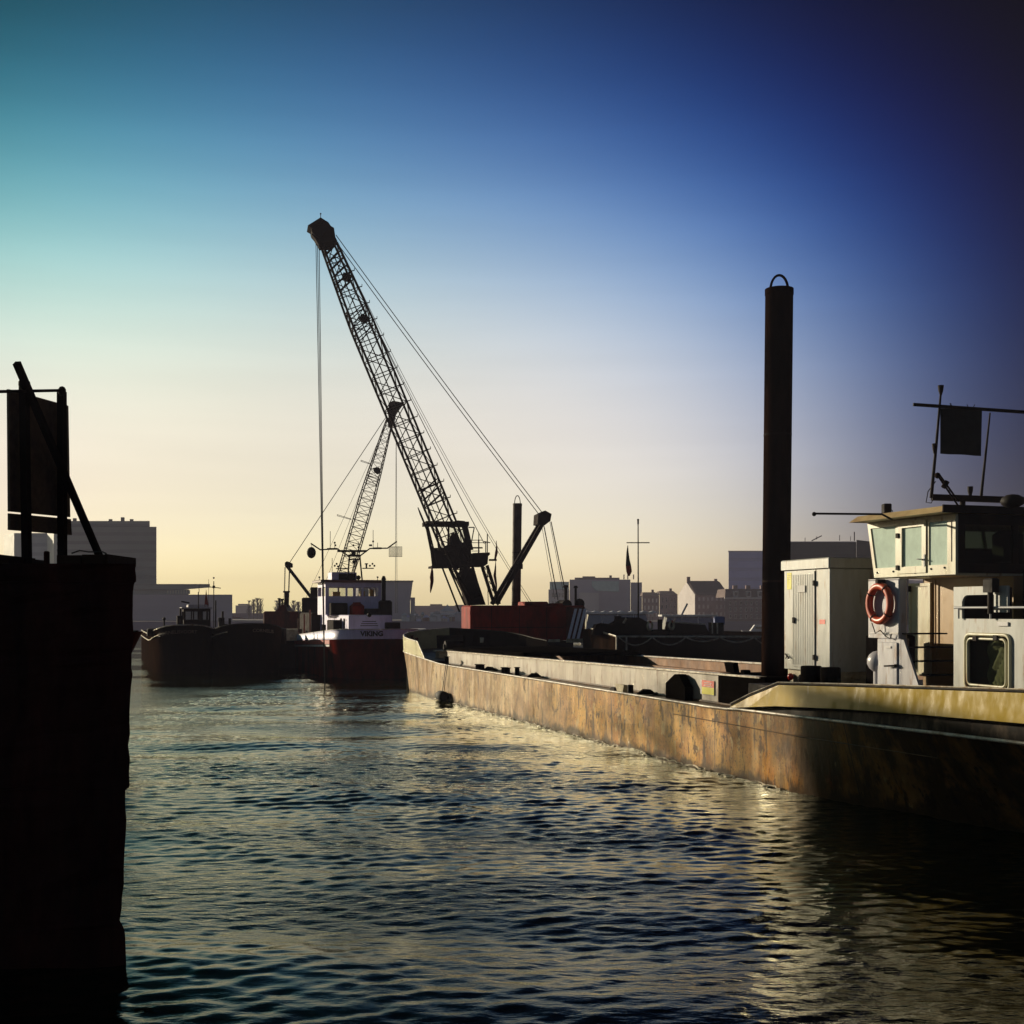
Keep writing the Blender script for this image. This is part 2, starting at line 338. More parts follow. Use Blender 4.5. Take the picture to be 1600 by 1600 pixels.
# ------------------------------------------------------------------ water, ground, haze
def make_water():
    m = bpy.data.materials.new('harbour_water'); m.use_nodes = True
    nt = m.node_tree; N = nt.nodes; L = nt.links; bs = N['Principled BSDF']
    N.remove(bs)
    df = N.new('ShaderNodeBsdfDiffuse'); df.inputs[0].default_value = (.012, .013, .005, 1)
    gl = N.new('ShaderNodeBsdfGlossy'); gl.inputs[0].default_value = (.98, .96, .78, 1); gl.inputs['Roughness'].default_value = .035
    fr = N.new('ShaderNodeFresnel'); fr.inputs[0].default_value = 1.25
    mx = N.new('ShaderNodeMixShader'); L.new(fr.outputs[0], mx.inputs[0]); L.new(df.outputs[0], mx.inputs[1]); L.new(gl.outputs[0], mx.inputs[2]); L.new(mx.outputs[0], N['Material Output'].inputs[0])
    tc = N.new('ShaderNodeTexCoord')
    def nz(sx, sy, scale, det):
        mp = N.new('ShaderNodeMapping'); mp.inputs['Scale'].default_value = (sx, sy, 1); L.new(tc.outputs['Object'], mp.inputs[0])
        n = N.new('ShaderNodeTexNoise'); n.inputs['Scale'].default_value = scale; n.inputs['Detail'].default_value = det; L.new(mp.outputs[0], n.inputs[0]); return n.outputs[0]
    b1 = N.new('ShaderNodeBump'); b1.inputs['Strength'].default_value = 1; b1.inputs['Distance'].default_value = WATER_B1; L.new(nz(.55, 1.2, 1.1, 3), b1.inputs['Height'])
    b2 = N.new('ShaderNodeBump'); b2.inputs['Strength'].default_value = 1; b2.inputs['Distance'].default_value = WATER_B2; L.new(nz(.6, 1.35, 5.5, 5), b2.inputs['Height'])
    for b_, lo, hi in ((b1, .3, 1.25), (b2, .25, 1.3)):      # calm and ruffled patches
        mr = N.new('ShaderNodeMapRange'); mr.inputs[1].default_value = .40; mr.inputs[2].default_value = .60; mr.inputs[3].default_value = lo; mr.inputs[4].default_value = hi
        L.new(nz(.10, .22, 1.0, 3), mr.inputs[0]); L.new(mr.outputs[0], b_.inputs['Strength'])
    L.new(b1.outputs[0], b2.inputs['Normal']); 
    for q in (df, gl, fr): L.new(b2.outputs[0], q.inputs['Normal'])
    r = random.Random(3); W = []
    for k in range(72):
        lam = .17 * (3.6 ** r.random()) if k < 64 else r.uniform(2.0, 6.0)      # wind ripples on a faint swell
        th = R(90 + r.gauss(0, 34 if k < 64 else 16)); q = 2 * math.pi / lam
        W.append((q * math.cos(th), q * math.sin(th), r.random() * 6.283, (WATER_A * lam ** .95 if k < 64 else .0027 * lam)))
    xs = [-16 + .09 * i for i in range(int(33 / .09) + 1)]
    ys = []; y = 6.0
    while y < 112: ys.append(y); y += max(.05, .0027 * y)
    x0, x1, y0, y1 = xs[0], xs[-1], ys[0], ys[-1]
    import numpy as np
    X, Y = np.meshgrid(np.array(xs), np.array(ys)); Z = np.zeros_like(X)
    ZS = np.zeros_like(X)
    for n_, (kx, ky, ph, a) in enumerate(W):
        t = kx * X + ky * Y + ph; s = np.sin(t)
        if n_ < 64: Z += a * (s + .35 * np.sin(t + .5 * s))
        else: ZS += a * (s + .35 * np.sin(t + .5 * s))
    gust = .80 + .30 * np.sin(X * .21 + Y * .13 + 1) * np.sin(Y * .17 - X * .09) + .22 * np.sin(X * .13 + Y * .55 + 2 * np.sin(X * .17 + .4)) * np.sin(Y * .31 + X * .07 + 1.5 * np.sin(X * .11))
    fade = np.clip(np.minimum(np.minimum(X - x0, x1 - X), np.minimum(Y - y0, y1 - Y)) / 3, 0, 1)
    Z = (Z * gust + ZS) * fade
    ny, nx = X.shape
    mb = MB()
    vs = np.stack([X, Y, Z], -1).reshape(-1, 3).tolist()
    fs = [[j * nx + i, j * nx + i + 1, (j + 1) * nx + i + 1, (j + 1) * nx + i] for j in range(ny - 1) for i in range(nx - 1)]
    me = bpy.data.meshes.new('water'); b = len(vs)
    A, Bk, C_, D = -500, -60, 500, 300
    vs += [(A, Bk, 0), (C_, Bk, 0), (C_, D, 0), (A, D, 0)]
    fs += [[b, b + 1] + list(range(nx - 1, -1, -1))]
    fs += [[b + 1, b + 2] + [j * nx + nx - 1 for j in range(ny - 1, -1, -1)]]
    fs += [[b + 2, b + 3] + list(range((ny - 1) * nx, ny * nx))]
    fs += [[b + 3, b] + [j * nx for j in range(ny)]]
    me.from_pydata(vs, [], fs); me.polygons.foreach_set('use_smooth', [True] * len(me.polygons)); me.materials.append(m); me.update()
    o = bpy.data.objects.new('water', me); COL.objects.link(o); tag(o, kind='structure')
WATER_A, WATER_B1, WATER_B2 = .0027, .014, .022
make_water()
g = MB(); g.box(-500, 500, 262, 1000, -1, 1.6); g.build('ground', 'ground', kind='structure')

def haze(dens):
    mb = MB(); mb.box(-490, 490, -50, 990, -2.5, 30)
    m = bpy.data.materials.new('haze_air'); m.use_nodes = True; nt = m.node_tree; nt.nodes.clear()
    out = nt.nodes.new('ShaderNodeOutputMaterial'); v = nt.nodes.new('ShaderNodeVolumePrincipled')
    v.inputs['Color'].default_value = (.80, .76, 1.0, 1); v.inputs['Density'].default_value = dens; v.inputs['Anisotropy'].default_value = .0
    nt.links.new(v.outputs[0], out.inputs['Volume'])
    mb.build('haze', m, kind='stuff')
HAZE = .00048
haze(HAZE)

# ------------------------------------------------------------------ dark quay at the left
def quay():
    root = thing('quay', (-7, 15, 0), 'dark tarred timber quay block filling the left edge', 'quay')
    prof = [(-.8, -4.30), (.4, -4.31), (.55, -4.37), (.95, -4.33), (1.5, -4.31), (2.0, -4.31), (2.05, -4.27), (2.5, -4.275), (2.9, -4.26), (3.3, -4.24), (3.5, -4.25), (3.75, -4.215), (4.05, -4.235), (4.3, -4.22), (4.33, -4.20), (4.53, -4.20)]
    n = len(prof); fr = []; bk = []
    for i in range(n - 1):
        for k in range(3):
            t = k / 3; z = prof[i][0] * (1 - t) + prof[i + 1][0] * t; x = prof[i][1] * (1 - t) + prof[i + 1][1] * t
            fr.append((x + rnd.uniform(-.012, .008), z))
    fr.append((prof[-1][1], prof[-1][0])); n = len(fr)
    mb = MB(); vs = []; fs = []
    cols = [-16 + .45 * i for i in range(26)]
    cols = [c for c in cols if c < -4.6]
    for x, z in fr:
        row = [(c, 13.75 + rnd.uniform(-.04, .04), z) for c in cols] + [(x, 13.8, z), (x - .10, 13.95, z), (-6.6, 19.6, z), (-16, 19.6, z)]
        vs += row
    w = len(cols) + 4
    for j in range(n - 1):
        for i in range(w - 1): fs.append([j * w + i, j * w + i + 1, (j + 1) * w + i + 1, (j + 1) * w + i])
    fs.append([(n - 1) * w + i for i in range(w)])
    mb.add(vs, fs); mb.build('timber_face', 'quay', root)
    for (a, b, z0, z1) in ((-16, -5.63, 4.535, 4.625), (-5.1, -4.52, 4.535, 4.64)):
        c = MB(); x = a
        while x < b:
            e = min(b, x + rnd.uniform(.25, .5)); h = rnd.uniform(-.02, .02)
            c.box(x, e - .012, 13.83 + rnd.uniform(0, .04), 14.9, z0, z1 + h); x = e
        c.build('capping_board', 'quaytop', root)
    c = MB(); c.bbox(-5.29, -5.24, 13.95, 14.02, 4.535, 4.68, .01); c.build('stub_post', 'quay', root)
    c = MB(); c.tube([(-4.98, 13.98, 4.655), (-4.88, 13.95, 4.685), (-4.78, 13.97, 4.67), (-4.64, 13.99, 4.675), (-4.58, 13.95, 4.65)], .009, 6)
    c.build('frayed_rope', 'rope', root)
quay()
def sign():
    O1 = P(14, 760, 14.15); O2 = P(110, 760, 15.4)
    ax = (O2 - O1); ax.z = 0; ax.normalize(); nn = Vector((ax.y, -ax.x, 0))
    Q = lambda px, py, off=0: RP(px, py, O1 + nn * off, nn)
    b = Q(60, 875); root = thing('notice_board', (b.x, b.y, 4.53), 'dark two-panel sign board seen from behind on two posts on the quay', 'sign')
    for nm, pts in (('sign_panel', [(14, 608), (107, 634), (110, 808), (15.5, 799)]), ('lower_panel', [(15.5, 802), (111, 811), (112.5, 836), (15.5, 828)])):
        m = MB(); m.prism([Q(*p) for p in pts], nn * -.03); m.build(nm, 'signback', root)
    for x0, y0, x1, y1 in ((37.5, 598, 42, 884), (96.5, 612, 97.5, 880)):
        m = MB(); a = Q(x1, y1, .09); t = Q(x0, y0, .09); a.z = 4.53
        m.beam(a, t, .085, .085, ax); m.build('post', 'signpost', root)
    m = MB(); m.beam(Q(26, 567, .17), Q(161, 882, .17), .07, .07, nn); m.build('brace', 'signpost', root)
    m = MB(); m.tube([Q(-60, 613, .15), Q(98, 610, .15)], .018, 8); m.build('top_rail', 'signpost', root)
    m = MB(); m.ball(Q(97, 611, .15), .05, 10, (1, 1, 1.2)); m.build('clamp', 'signpost', root)
    m = MB(); m.ball(Q(38, 600, .16), .07, 10); m.build('clamp', 'signpost', root)
sign()

# ------------------------------------------------------------------ generic hull
def hull(mb, u_of, L, Bm, ztop, bowlen, pw=2.2, flare=.15, zlo=-.5, zfrac=(0, 1), n=26, out=0., stern=True, nz=4, deck=None):
    """stations from the bow (u=0) aft; mb.T maps (u, v, z)"""
    us = [bowlen * (i / n) ** 1.9 for i in range(n + 1)] + [bowlen + (L - bowlen) * i / 8 for i in range(1, 9)]
    def half(u):
        if u >= bowlen: return Bm / 2
        t = 1 - u / bowlen; return Bm / 2 * max(0, 1 - t ** pw) ** (1 / pw)
    vs = []; fs = []
    for u in us:
        zt = ztop(u); row = []
        for k in range(nz + 1):
            q = zfrac[0] + (zfrac[1] - zfrac[0]) * k / nz; z = zlo + (zt - zlo) * q
            fl = flare * (1 - q) * max(0, 1 - u / (bowlen * 1.6))
            h = half(u) * (1 - fl) + out; uu = u + fl * bowlen * .8 - out
            row.append((uu, h, z))
        vs += [(a, b, c) for a, b, c in row] + [(a, -b, c) for a, b, c in row]
    w = 2 * (nz + 1)
    for i in range(len(us) - 1):
        for s_ in (0, nz + 1):
            for k in range(nz):
                a = i * w + s_ + k; fs.append([a, a + 1, a + w + 1, a + w])
    if stern:
        a = (len(us) - 1) * w; fs.append([a + k for k in range(nz + 1)] + [a + nz + 1 + k for k in range(nz, -1, -1)])
    mb.add(vs, fs)
    for f in range(len(mb.sm) - len(fs), len(mb.sm)): mb.sm[f] = True
    if deck is not None:
        d = deck
        vs = []; 
        for u in us: h = half(u) * .985; vs += [(u + .02, h, ztop(u) - d), (u + .02, -h, ztop(u) - d)]
        mb.add(vs, [[2 * i, 2 * i + 1, 2 * i + 3, 2 * i + 2] for i in range(len(us) - 1)])
    return half

# ship moored behind the quay: only its flared bow shows past the timber
def moored():
    T = lambda u, v, z: Vector((-11.78 - u, 39.2 + v, z))
    root = thing('moored_cargo_ship', (-11.78, 39.2, 0), 'rust red flared bow of a ship poking out behind the quay', 'ship')
    m = MB(T); zt = lambda u: 3.35 - .25 * min(1, u / 6)
    hull(m, None, 34, 6.4, zt, 7, 2.0, .34, zfrac=(0, 1), deck=.25); m.build('hull', 'shipred', root)
    m = MB(T); m.bbox(3.2, 33, -3.0, 3.0, 3.2, 3.75, .1); m.build('hold_cover', 'tarp', root)
    m = MB(T); m.tube([(.1, 0, 3.35), (.9, 1.2, 3.33)], .05); m.build('rail', 'black', root)
moored()

# ------------------------------------------------------------------ the crane barge at the right
BA = R(108.308); BO = (6.8, 25.3, 0); B = frame(BO, BA)
bf = Vector((math.cos(BA), math.sin(BA), 0)); bp = Vector((-bf.y, bf.x, 0))
def BP(px, py, v):
    q = RP(px, py, Vector(BO) + bp * v, bp) - Vector(BO); return q.dot(bf), q.z
def BU(px, py, u):
    q = RP(px, py, Vector(BO) + bf * u, bf) - Vector(BO); return q.dot(bp), q.z
def hull_mat(root_u):
    m = M('worn_barge_plating', (.4, .3, .2), .36, scale=.6, streak=.4, var=.34, bump=.5, bscale=8, spec=.3)
    nt = m.node_tree; N = nt.nodes; L = nt.links; bs = N['Principled BSDF']
    sc_old = bs.inputs['Base Color'].links[0].from_node      # the SCALE node carrying the fine variation
    tc = N.new('ShaderNodeTexCoord'); dot = N.new('ShaderNodeVectorMath'); dot.operation = 'DOT_PRODUCT'
    L.new(tc.outputs['Object'], dot.inputs[0]); dot.inputs[1].default_value = bf
    sp = N.new('ShaderNodeSeparateXYZ'); L.new(tc.outputs['Object'], sp.inputs[0])
    def mth(op, a, b=None, c=None):
        n = N.new('ShaderNodeMath'); n.operation = op
        for i, q in enumerate((a, b, c)):
            if q is None: continue
            if isinstance(q, (int, float)): n.inputs[i].default_value = q
            else: L.new(q, n.inputs[i])
        return n.outputs[0]
    def nz(scale, st, det=5):
        mp = N.new('ShaderNodeMapping'); mp.inputs['Scale'].default_value = (1, 1, st); L.new(tc.outputs['Object'], mp.inputs[0])
        n = N.new('ShaderNodeTexNoise'); n.inputs['Scale'].default_value = scale; n.inputs['Detail'].default_value = det; n.inputs['Roughness'].default_value = .65
        L.new(mp.outputs[0], n.inputs[0]); return n.outputs[0]
    def rng(src, a, b):
        n = N.new('ShaderNodeMapRange'); n.interpolation_type = 'SMOOTHSTEP'; n.inputs[1].default_value = a; n.inputs[2].default_value = b; L.new(src, n.inputs[0]); return n.outputs[0]
    def mix(f, a, b):
        n = N.new('ShaderNodeMix'); n.data_type = 'RGBA'; L.new(f, n.inputs[0])
        for i, q in ((6, a), (7, b)):
            if isinstance(q, tuple): n.inputs[i].default_value = (*q, 1)
            else: L.new(q, n.inputs[i])
        return n.outputs[2]
    u = mth('ADD', dot.outputs['Value'], root_u)
    big, mid, fine = nz(.5, .7, 8), nz(1.3, .42, 8), nz(4.2, .22, 8)
    ue = mth('MULTIPLY_ADD', mth('SUBTRACT', mid, .5), 14, u)
    cF = mix(rng(mid, .42, .62), (.58, .43, .26), (.42, .245, .11)); cF = mix(rng(big, .46, .60), cF, (.33, .19, .085)); cF = mix(rng(fine, .54, .66), cF, (.20, .12, .075))
    cM = mix(rng(mid, .40, .60), (.62, .34, .085), (.40, .17, .032)); cM = mix(rng(big, .47, .60), cM, (.22, .085, .018)); cM = mix(rng(fine, .52, .64), cM, (.075, .034, .012))
    speck = nz(17, .8, 4); scab = nz(2.2, .75, 9)
    cF = mix(rng(speck, .60, .66), cF, (.13, .075, .045)); cF = mix(rng(scab, .60, .64), cF, (.16, .085, .04))
    cM = mix(rng(speck, .58, .64), cM, (.06, .026, .010)); cM = mix(rng(scab, .58, .62), cM, (.09, .036, .010)); cM = mix(rng(nz(3.1, .5, 8), .60, .63), cM, (.50, .34, .15))
    cM = mix(rng(nz(.9, .6), .60, .66), cM, (.30, .085, .025))
    cA = mix(rng(mid, .48, .62), (.075, .04, .016), (.24, .11, .035)); cA = mix(rng(fine, .52, .62), cA, (.04, .02, .01))  # dark rusty aft plating, stern shade put into the colour
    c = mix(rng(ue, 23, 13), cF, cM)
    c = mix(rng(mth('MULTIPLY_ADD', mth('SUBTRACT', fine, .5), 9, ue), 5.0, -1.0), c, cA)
    wl = mth('MULTIPLY_ADD', mth('SUBTRACT', nz(1.6, .8), .5), 1.1, sp.outputs[2])     # slimy waterline belt
    c = mix(rng(wl, .30, .05), c, (.07, .036, .014))
    seam = mth('LESS_THAN', mth('FRACT', mth('DIVIDE', u, 5.62)), .006)
    c = mix(seam, c, (.06, .035, .02))
    L.new(c, sc_old.inputs[0])
    return m
def barge():
    root = thing('crane_barge', B(16, -3.3, 0), 'long low cargo barge with sunlit worn steel side, wheelhouse aft', 'barge')
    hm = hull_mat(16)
    vp = lambda u: -3.3 * (max(0, (u - 38) / 4.4)) ** 3.2
    def zt(u):
        if u > 31: return 1.58 + (u - 31) * .043
        if u > 4.8: return 1.60
        return 1.62 + (4.8 - u) * .017
    us = [42.4, 42.38, 42.3, 42.1, 41.8, 41.3, 40.6, 39.8, 38.8, 37.5] + [36 - 2 * i for i in range(16)] + [4.8, 4, 3, 2, 1, 0, -1, -2, -3, -4.5, -6, -7.5, -9]
    zs = [-.6, 0, .4, .8, 1.2, 1]
    m = MB(B); vs = []; fs = []; nz_ = len(zs)
    for u in us:
        t = max(0, 2.5 - u) / 11.5; bw = max(0, u - 37) / 5.4
        for side in (1, -1):
            for k, z in enumerate(zs):
                z = zt(u) if k == nz_ - 1 else z
                ins = 3.0 * t ** 1.25 * max(0, 1 - z / zt(u)) + .5 * bw * max(0, 1 - z / zt(u))
                hw = max(.02, 3.3 + vp(u) - ins)
                vs.append((u - .6 * bw * max(0, 1 - z / zt(u)), -3.3 + side * hw, z))
    w = 2 * nz_
    for i in range(len(us) - 1):
        for s_ in (0, nz_):
            for k in range(nz_ - 1):
                a = i * w + s_ + k; fs.append([a, a + 1, a + w + 1, a + w])
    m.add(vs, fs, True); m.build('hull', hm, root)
    # decks
    d = MB(B)
    fr = [(u, vp(u)) for u in us if u >= 33.6]
    for a, b in zip(fr, fr[1:]):
        d.add([(a[0], a[1] - .02, zt(a[0]) - .03), (b[0], b[1] - .02, zt(b[0]) - .03), (b[0], -6.58 - b[1], zt(b[0]) - .03), (a[0], -6.58 - a[1], zt(a[0]) - .03)], [[0, 1, 2, 3]])
    for (v0, v1) in ((-.01, -.80), (-5.9, -6.59)):
        d.add([(33.65, v0, 1.565), (33.65, v1, 1.565), (4.4, v1, 1.575), (4.4, v0, 1.575)], [[0, 1, 2, 3]])
    d.build('deck', 'deck', root)
    e = MB(B); e.tube([(u, vp(u) + .02, zt(u) + .01) for u in us if 4.8 <= u <= 42.3], .035, 6); e.build('gunwale', 'edge', root)
    # seam strake below the gunwale
    e = MB(B); e.tube([(u, .012, 1.27 + max(0, 2 - u) * .012) for u in us if -4 <= u <= 8.2], .010, 4); e.build('seam_bead', 'hulldark', root)
    # poop
    p = MB(B); p.box(-9, 4.35, -6.45, -.22, 1.6, 2.28); p.build('poop_deck', 'black', root)
    # recessed strake, bulwark shade put into its black, and rub rail
    rub = MB(B); rub.tube([(4.9 - .5 * i, .035, zt(4.9 - .5 * i) + .035) for i in range(28)], .035, 6); rub.build('rubbing_rail', 'edge', root)
    st = MB(B); st.hexa([(5, -.16, 1.62), (-9, -.16, 1.80), (-9, -.22, 1.80), (5, -.22, 1.62)], [(5, -.16, 1.70), (-9, -.16, 2.34), (-9, -.22, 2.34), (5, -.22, 1.70)])
    st.add([(5, .0, 1.625), (5, -.16, 1.625), (-9, -.16, 1.855), (-9, 0, 1.855)], [[0, 1, 2, 3]])
    st.build('shade_strake', 'strake', root)
    # stern bulwark
    bot = [(4.85, 1.66), (3.9, 1.75), (2.7, 1.86), (0, 2.0), (-2.5, 2.08), (-5.2, 2.15), (-9, 2.26)]
    top = [(4.85, 1.70), (3.9, 2.0), (2.62, 2.34), (0, 2.45), (-2.5, 2.55), (-5.2, 2.65), (-9, 2.80)]
    for nm, sgn in (('bulwark', 1), ('bulwark', -1)):
        b = MB(B); vs = []; fs = []
        sv = (lambda v: v) if sgn > 0 else (lambda v: -6.6 - v)
        for (u0, z0), (u1, z1) in zip(bot, top):
            vs += [(u0, sv(.02), z0), (u1, sv(-.02), z1), (u1, sv(-.07), z1), (u0, sv(-.03), z0)]
        for i in range(len(bot) - 1):
            for k in range(4): fs.append([4 * i + k, 4 * i + (k + 1) % 4, 4 * i + 4 + (k + 1) % 4, 4 * i + 4 + k])
        fs += [[0, 1, 2, 3], [len(vs) - 4 + k for k in range(4)]]
        b.add(vs, fs); bo = b.build(nm, 'yellow', root)
        c = MB(B); c.tube([(u, sv(-.045), z + .03) for u, z in top], .035, 6); c.build('cap_rail', 'black', bo)
        if sgn > 0:
            c = MB(B); c.tube([(u, .0, z + .062) for u, z in top], .014, 4); c.build('worn_edge', 'edge', bo)
    # bow bulwark, wraps round the stem
    bu = [34.7, 35.4, 36.1, 37, 38, 39, 39.8, 40.6, 41.3, 41.8, 42.1, 42.3, 42.38, 42.4]
    bz = lambda u: zt(u) + (0.02 if u < 34.75 else .72 * min(1, (u - 34.7) / 1.4) + max(0, u - 38.5) * .07)
    for nm, sgn in (('bow_bulwark', 1), ('bow_bulwark', -1)):
        sv = (lambda v: v) if sgn > 0 else (lambda v: -6.6 - v)
        b = MB(B); vs = []; fs = []
        for u in bu:
            v = vp(u); vs += [(u + .02, sv(v + .015), zt(u) - .02), (u + .1, sv(v + .03), bz(u)), (u - .02, sv(v - .06), bz(u)), (u - .06, sv(v - .06), zt(u) - .02)]
        for i in range(len(bu) - 1):
            for k in range(4): fs.append([4 * i + k, 4 * i + (k + 1) % 4, 4 * i + 4 + (k + 1) % 4, 4 * i + 4 + k])
        fs += [[0, 1, 2, 3]]
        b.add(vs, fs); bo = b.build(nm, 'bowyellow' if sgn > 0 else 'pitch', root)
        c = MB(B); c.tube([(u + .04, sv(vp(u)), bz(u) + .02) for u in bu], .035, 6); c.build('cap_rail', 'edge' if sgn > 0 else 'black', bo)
    # windlass, bow posts
    for px, py in ((644, 1000), (651, 1004)):
        u, z = BP(px, py, -.7); m = MB(B); m.cyl((u, -.7), .08, 1.7, z + .25, 10); m.build('bow_post', 'redbrown', root)
    m = MB(B); m.bbox(35.6, 36.2, -2.6, -.9, 1.7, 2.05, .04); m.box(35.5, 36.3, -2.7, -.8, 2.05, 2.11)
    m.build('windlass', 'box', root)
    m = MB(B); m.tube([(35.9, -1.3, 2.35), (35.9, -2.2, 2.35)], .22, 12); m.box(35.85, 35.95, -1.28, -1.22, 2.1, 2.4); m.build('windlass_drum', 'black', root)
    # hold: coamings, end walls, ledge, bottom
    ct = lambda u: 2.36 - .0085 * (u - 4.7)
    for v0, v1, nm in ((-.80, -.88, 'near_coaming'), (-5.82, -5.90, 'far_coaming')):
        m = MB(B); U = [33.5, 25, 15, 4.75]
        for a, b in zip(U, U[1:]):
            m.hexa([(a, v0, .2 if v0 < -2 else 1.56), (b, v0, .2 if v0 < -2 else 1.56), (b, v1, .2 if v0 < -2 else 1.56), (a, v1, .2 if v0 < -2 else 1.56)], [(a, v0, ct(a)), (b, v0, ct(b)), (b, v1, ct(b)), (a, v1, ct(a))])
        co = m.build('coaming', 'coaming' if v0 > -2 else 'rust', root)
        m = MB(B); o = .06
        for a, b in zip(U, U[1:]):
            m.hexa([(a, v0 + o, ct(a) + .002), (b, v0 + o, ct(b) + .002), (b, v1 - o, ct(b) + .002), (a, v1 - o, ct(a) + .002)], [(a, v0 + o, ct(a) + .05), (b, v0 + o, ct(b) + .05), (b, v1 - o, ct(b) + .05), (a, v1 - o, ct(a) + .05)])
        m.build('coaming_flange', 'edge', co)
        if v0 > -2:
            m = MB(B); m.tube([(33.3, -.79, 1.59), (4.9, -.79, 1.60)], .045, 5); m.build('coaming_foot', 'hulldark', co)
            m = MB(B); m.box(4.75, 33.4, -.89, -.93, .2, 1.56); m.build('inner_wall', 'rust', co)
        else:
            m = MB(B); m.box(4.8, 24, -5.82, -5.55, 1.86, 1.93); m.box(4.8, 24, -5.82, -5.70, 1.2, 1.26); m.build('hold_ledge', 'rust', co)
    m = MB(B); m.box(4.8, 33.4, -5.8, -.95, .1, .22); m.build('hold_floor', 'rust', root)
    m = MB(B); m.box(33.5, 33.6, -5.9, -.8, .2, 2.10); m.build('hold_bulkhead', 'coaming', root)
    m = MB(B); N_ = 22
    vs = [(8 + 15.5 * i / N_, -1 - 4.7 * j / 8, .25 + .75 * math.sin(math.pi * min(1, i / N_ * 1.15)) ** .8 * math.sin(math.pi * (j + .3) / 8.6) + rnd.uniform(-.06, .06)) for i in range(N_ + 1) for j in range(9)]
    m.add(vs, [[i * 9 + j, i * 9 + j + 1, i * 9 + j + 10, i * 9 + j + 9] for i in range(N_) for j in range(8)], True); m.build('dredged_sand', 'sand', root)
    for k in range(4):
        m = MB(B); a = 23.2 + 2.55 * k; m.bbox(a, a + 2.5, -5.95, -.95, ct(a) + .055, ct(a) + .20, .05); m.build('hatch_cover', 'pitch', root)
    # spud well
    m = MB(B); m.bbox(4.5, 6.95, -2.6, -.77, 1.56, 2.40, .03); m.build('spud_well', 'pitch', root)
    u0, z0 = BP(1143, 1053, -1.2); m = MB(B); m.prism([(u0 + .25, -1.2, 2.40), (u0 - .22, -1.2, 2.40), (u0 - .15, -1.2, 2.74), (u0 + .3, -1.2, 2.74)], (0, 0, 0)) if 0 else m.hexa([(u0 + .2, -1.15, 2.40), (u0 - .25, -1.15, 2.40), (u0 - .25, -1.3, 2.40), (u0 + .2, -1.3, 2.40)], [(u0 + .32, -1.15, 2.66), (u0 - .16, -1.15, 2.66), (u0 - .16, -1.3, 2.66), (u0 + .32, -1.3, 2.66)])
    m.build('pin_lug', 'pitch', root)
    m = MB(B); u0, z0 = BP(1165, 1052, -1.2); m.bbox(u0 - .1, u0 + .1, -1.3, -1.1, 2.40, 2.5, .02); m.build('pin_lug', 'pitch', root)
    # black gabled locker on the side deck, and the notice on the coaming
    m = MB(B); prof = [(9.55, 1.58), (9.55, 2.0), (8.98, 2.27), (8.75, 2.27), (8.35, 1.94), (8.35, 1.58)]
    m.hexa([(u, -.52, z) for u, z in prof], [(u, -.76, z) for u, z in prof]); m.build('deck_locker', 'pitch', root)
    a0, zt0 = BP(1095, 1062, -.79); a1, zb0 = BP(1116.5, 1087, -.79)
    s0 = a0 - .12 * (a0 - a1); zm = zt0 - .47 * (zt0 - zb0)
    m = MB(B); m.box(a1, a0, -.79, -.775, zb0, zt0); nb = m.build('notice', 'white', root)
    m = MB(B); m.box(a1, s0, -.774, -.770, zm, zt0); m.build('red_field', 'stick_r', nb)
    m = MB(B); m.box(a1, s0, -.774, -.770, zb0 + .01, zm - .004); m.build('yellow_field', 'stick_y', nb)
    m = MB(B)
    for k in range(3): m.box(a1 + .12 + .05 * (k % 2), s0 - .15, -.7695, -.767, zt0 - .07 - .045 * k, zt0 - .055 - .045 * k)
    m.build('text_line', 'white', nb)
    # deck fittings
    def boll(px, py, v, r, h, n=2, z=1.58):
        u, _ = BP(px, py, v); m = MB(B)
        for k in range(n):
            m.cyl((u - .35 * k, v), r, z, z + h, 14, bev=.02); m.cyl((u - .35 * k, v), r * 1.25, z + h + .002, z + h + .03, 14)
        m.bbox(u - .35 * (n - 1) - r * 1.6, u + r * 1.6, v - r * 1.4, v + r * 1.4, z - .01, z + .03, .01); m.build('bollard', 'pitch', root)
    boll(698, 1040, -.3, .10, .35, 1); boll(748, 1048, -.35, .14, .2); boll(788, 1052, -.35, .12, .22); boll(808, 1052, -.3, .09, .30, 1)
    u, _ = BP(972, 1080, -.25); m = MB(B); m.hexa([(u + .25, -.2, 1.58), (u - .15, -.2, 1.58), (u - .15, -.45, 1.58), (u + .25, -.45, 1.58)], [(u + .4, -.18, 1.83), (u - .28, -.18, 1.83), (u - .2, -.45, 1.80), (u + .3, -.45, 1.80)])
    m.build('fairlead', 'box', root)
    u, _ = BP(985, 1082, -.3); m = MB(B); m.cyl((u, -.3), .09, 1.58, 1.84, 12, bev=.02); m.build('roller', 'black', root)
    u, _ = BP(962, 1078, -.4); m = MB(B); m.bbox(u - .15, u + .25, -.5, -.3, 1.58, 1.68, .03); m.build('cleat', 'black', root)
    for px in (1254, 1284):
        ua, _ = BP(px, 1060, -.55); ub, _ = BP(px + 21, 1060, -.55); r = abs(ua - ub) / 2 * 1.05
        m = MB(B); m.cyl(((ua + ub) / 2, -.6), r * .8, 2.28, 2.78, 20, bev=.02); m.cyl(((ua + ub) / 2, -.6), r * .83, 2.30, 2.36, 20); m.build('bollard', 'pitch', root)
    # wash along the waterline
    r_ = random.Random(5)
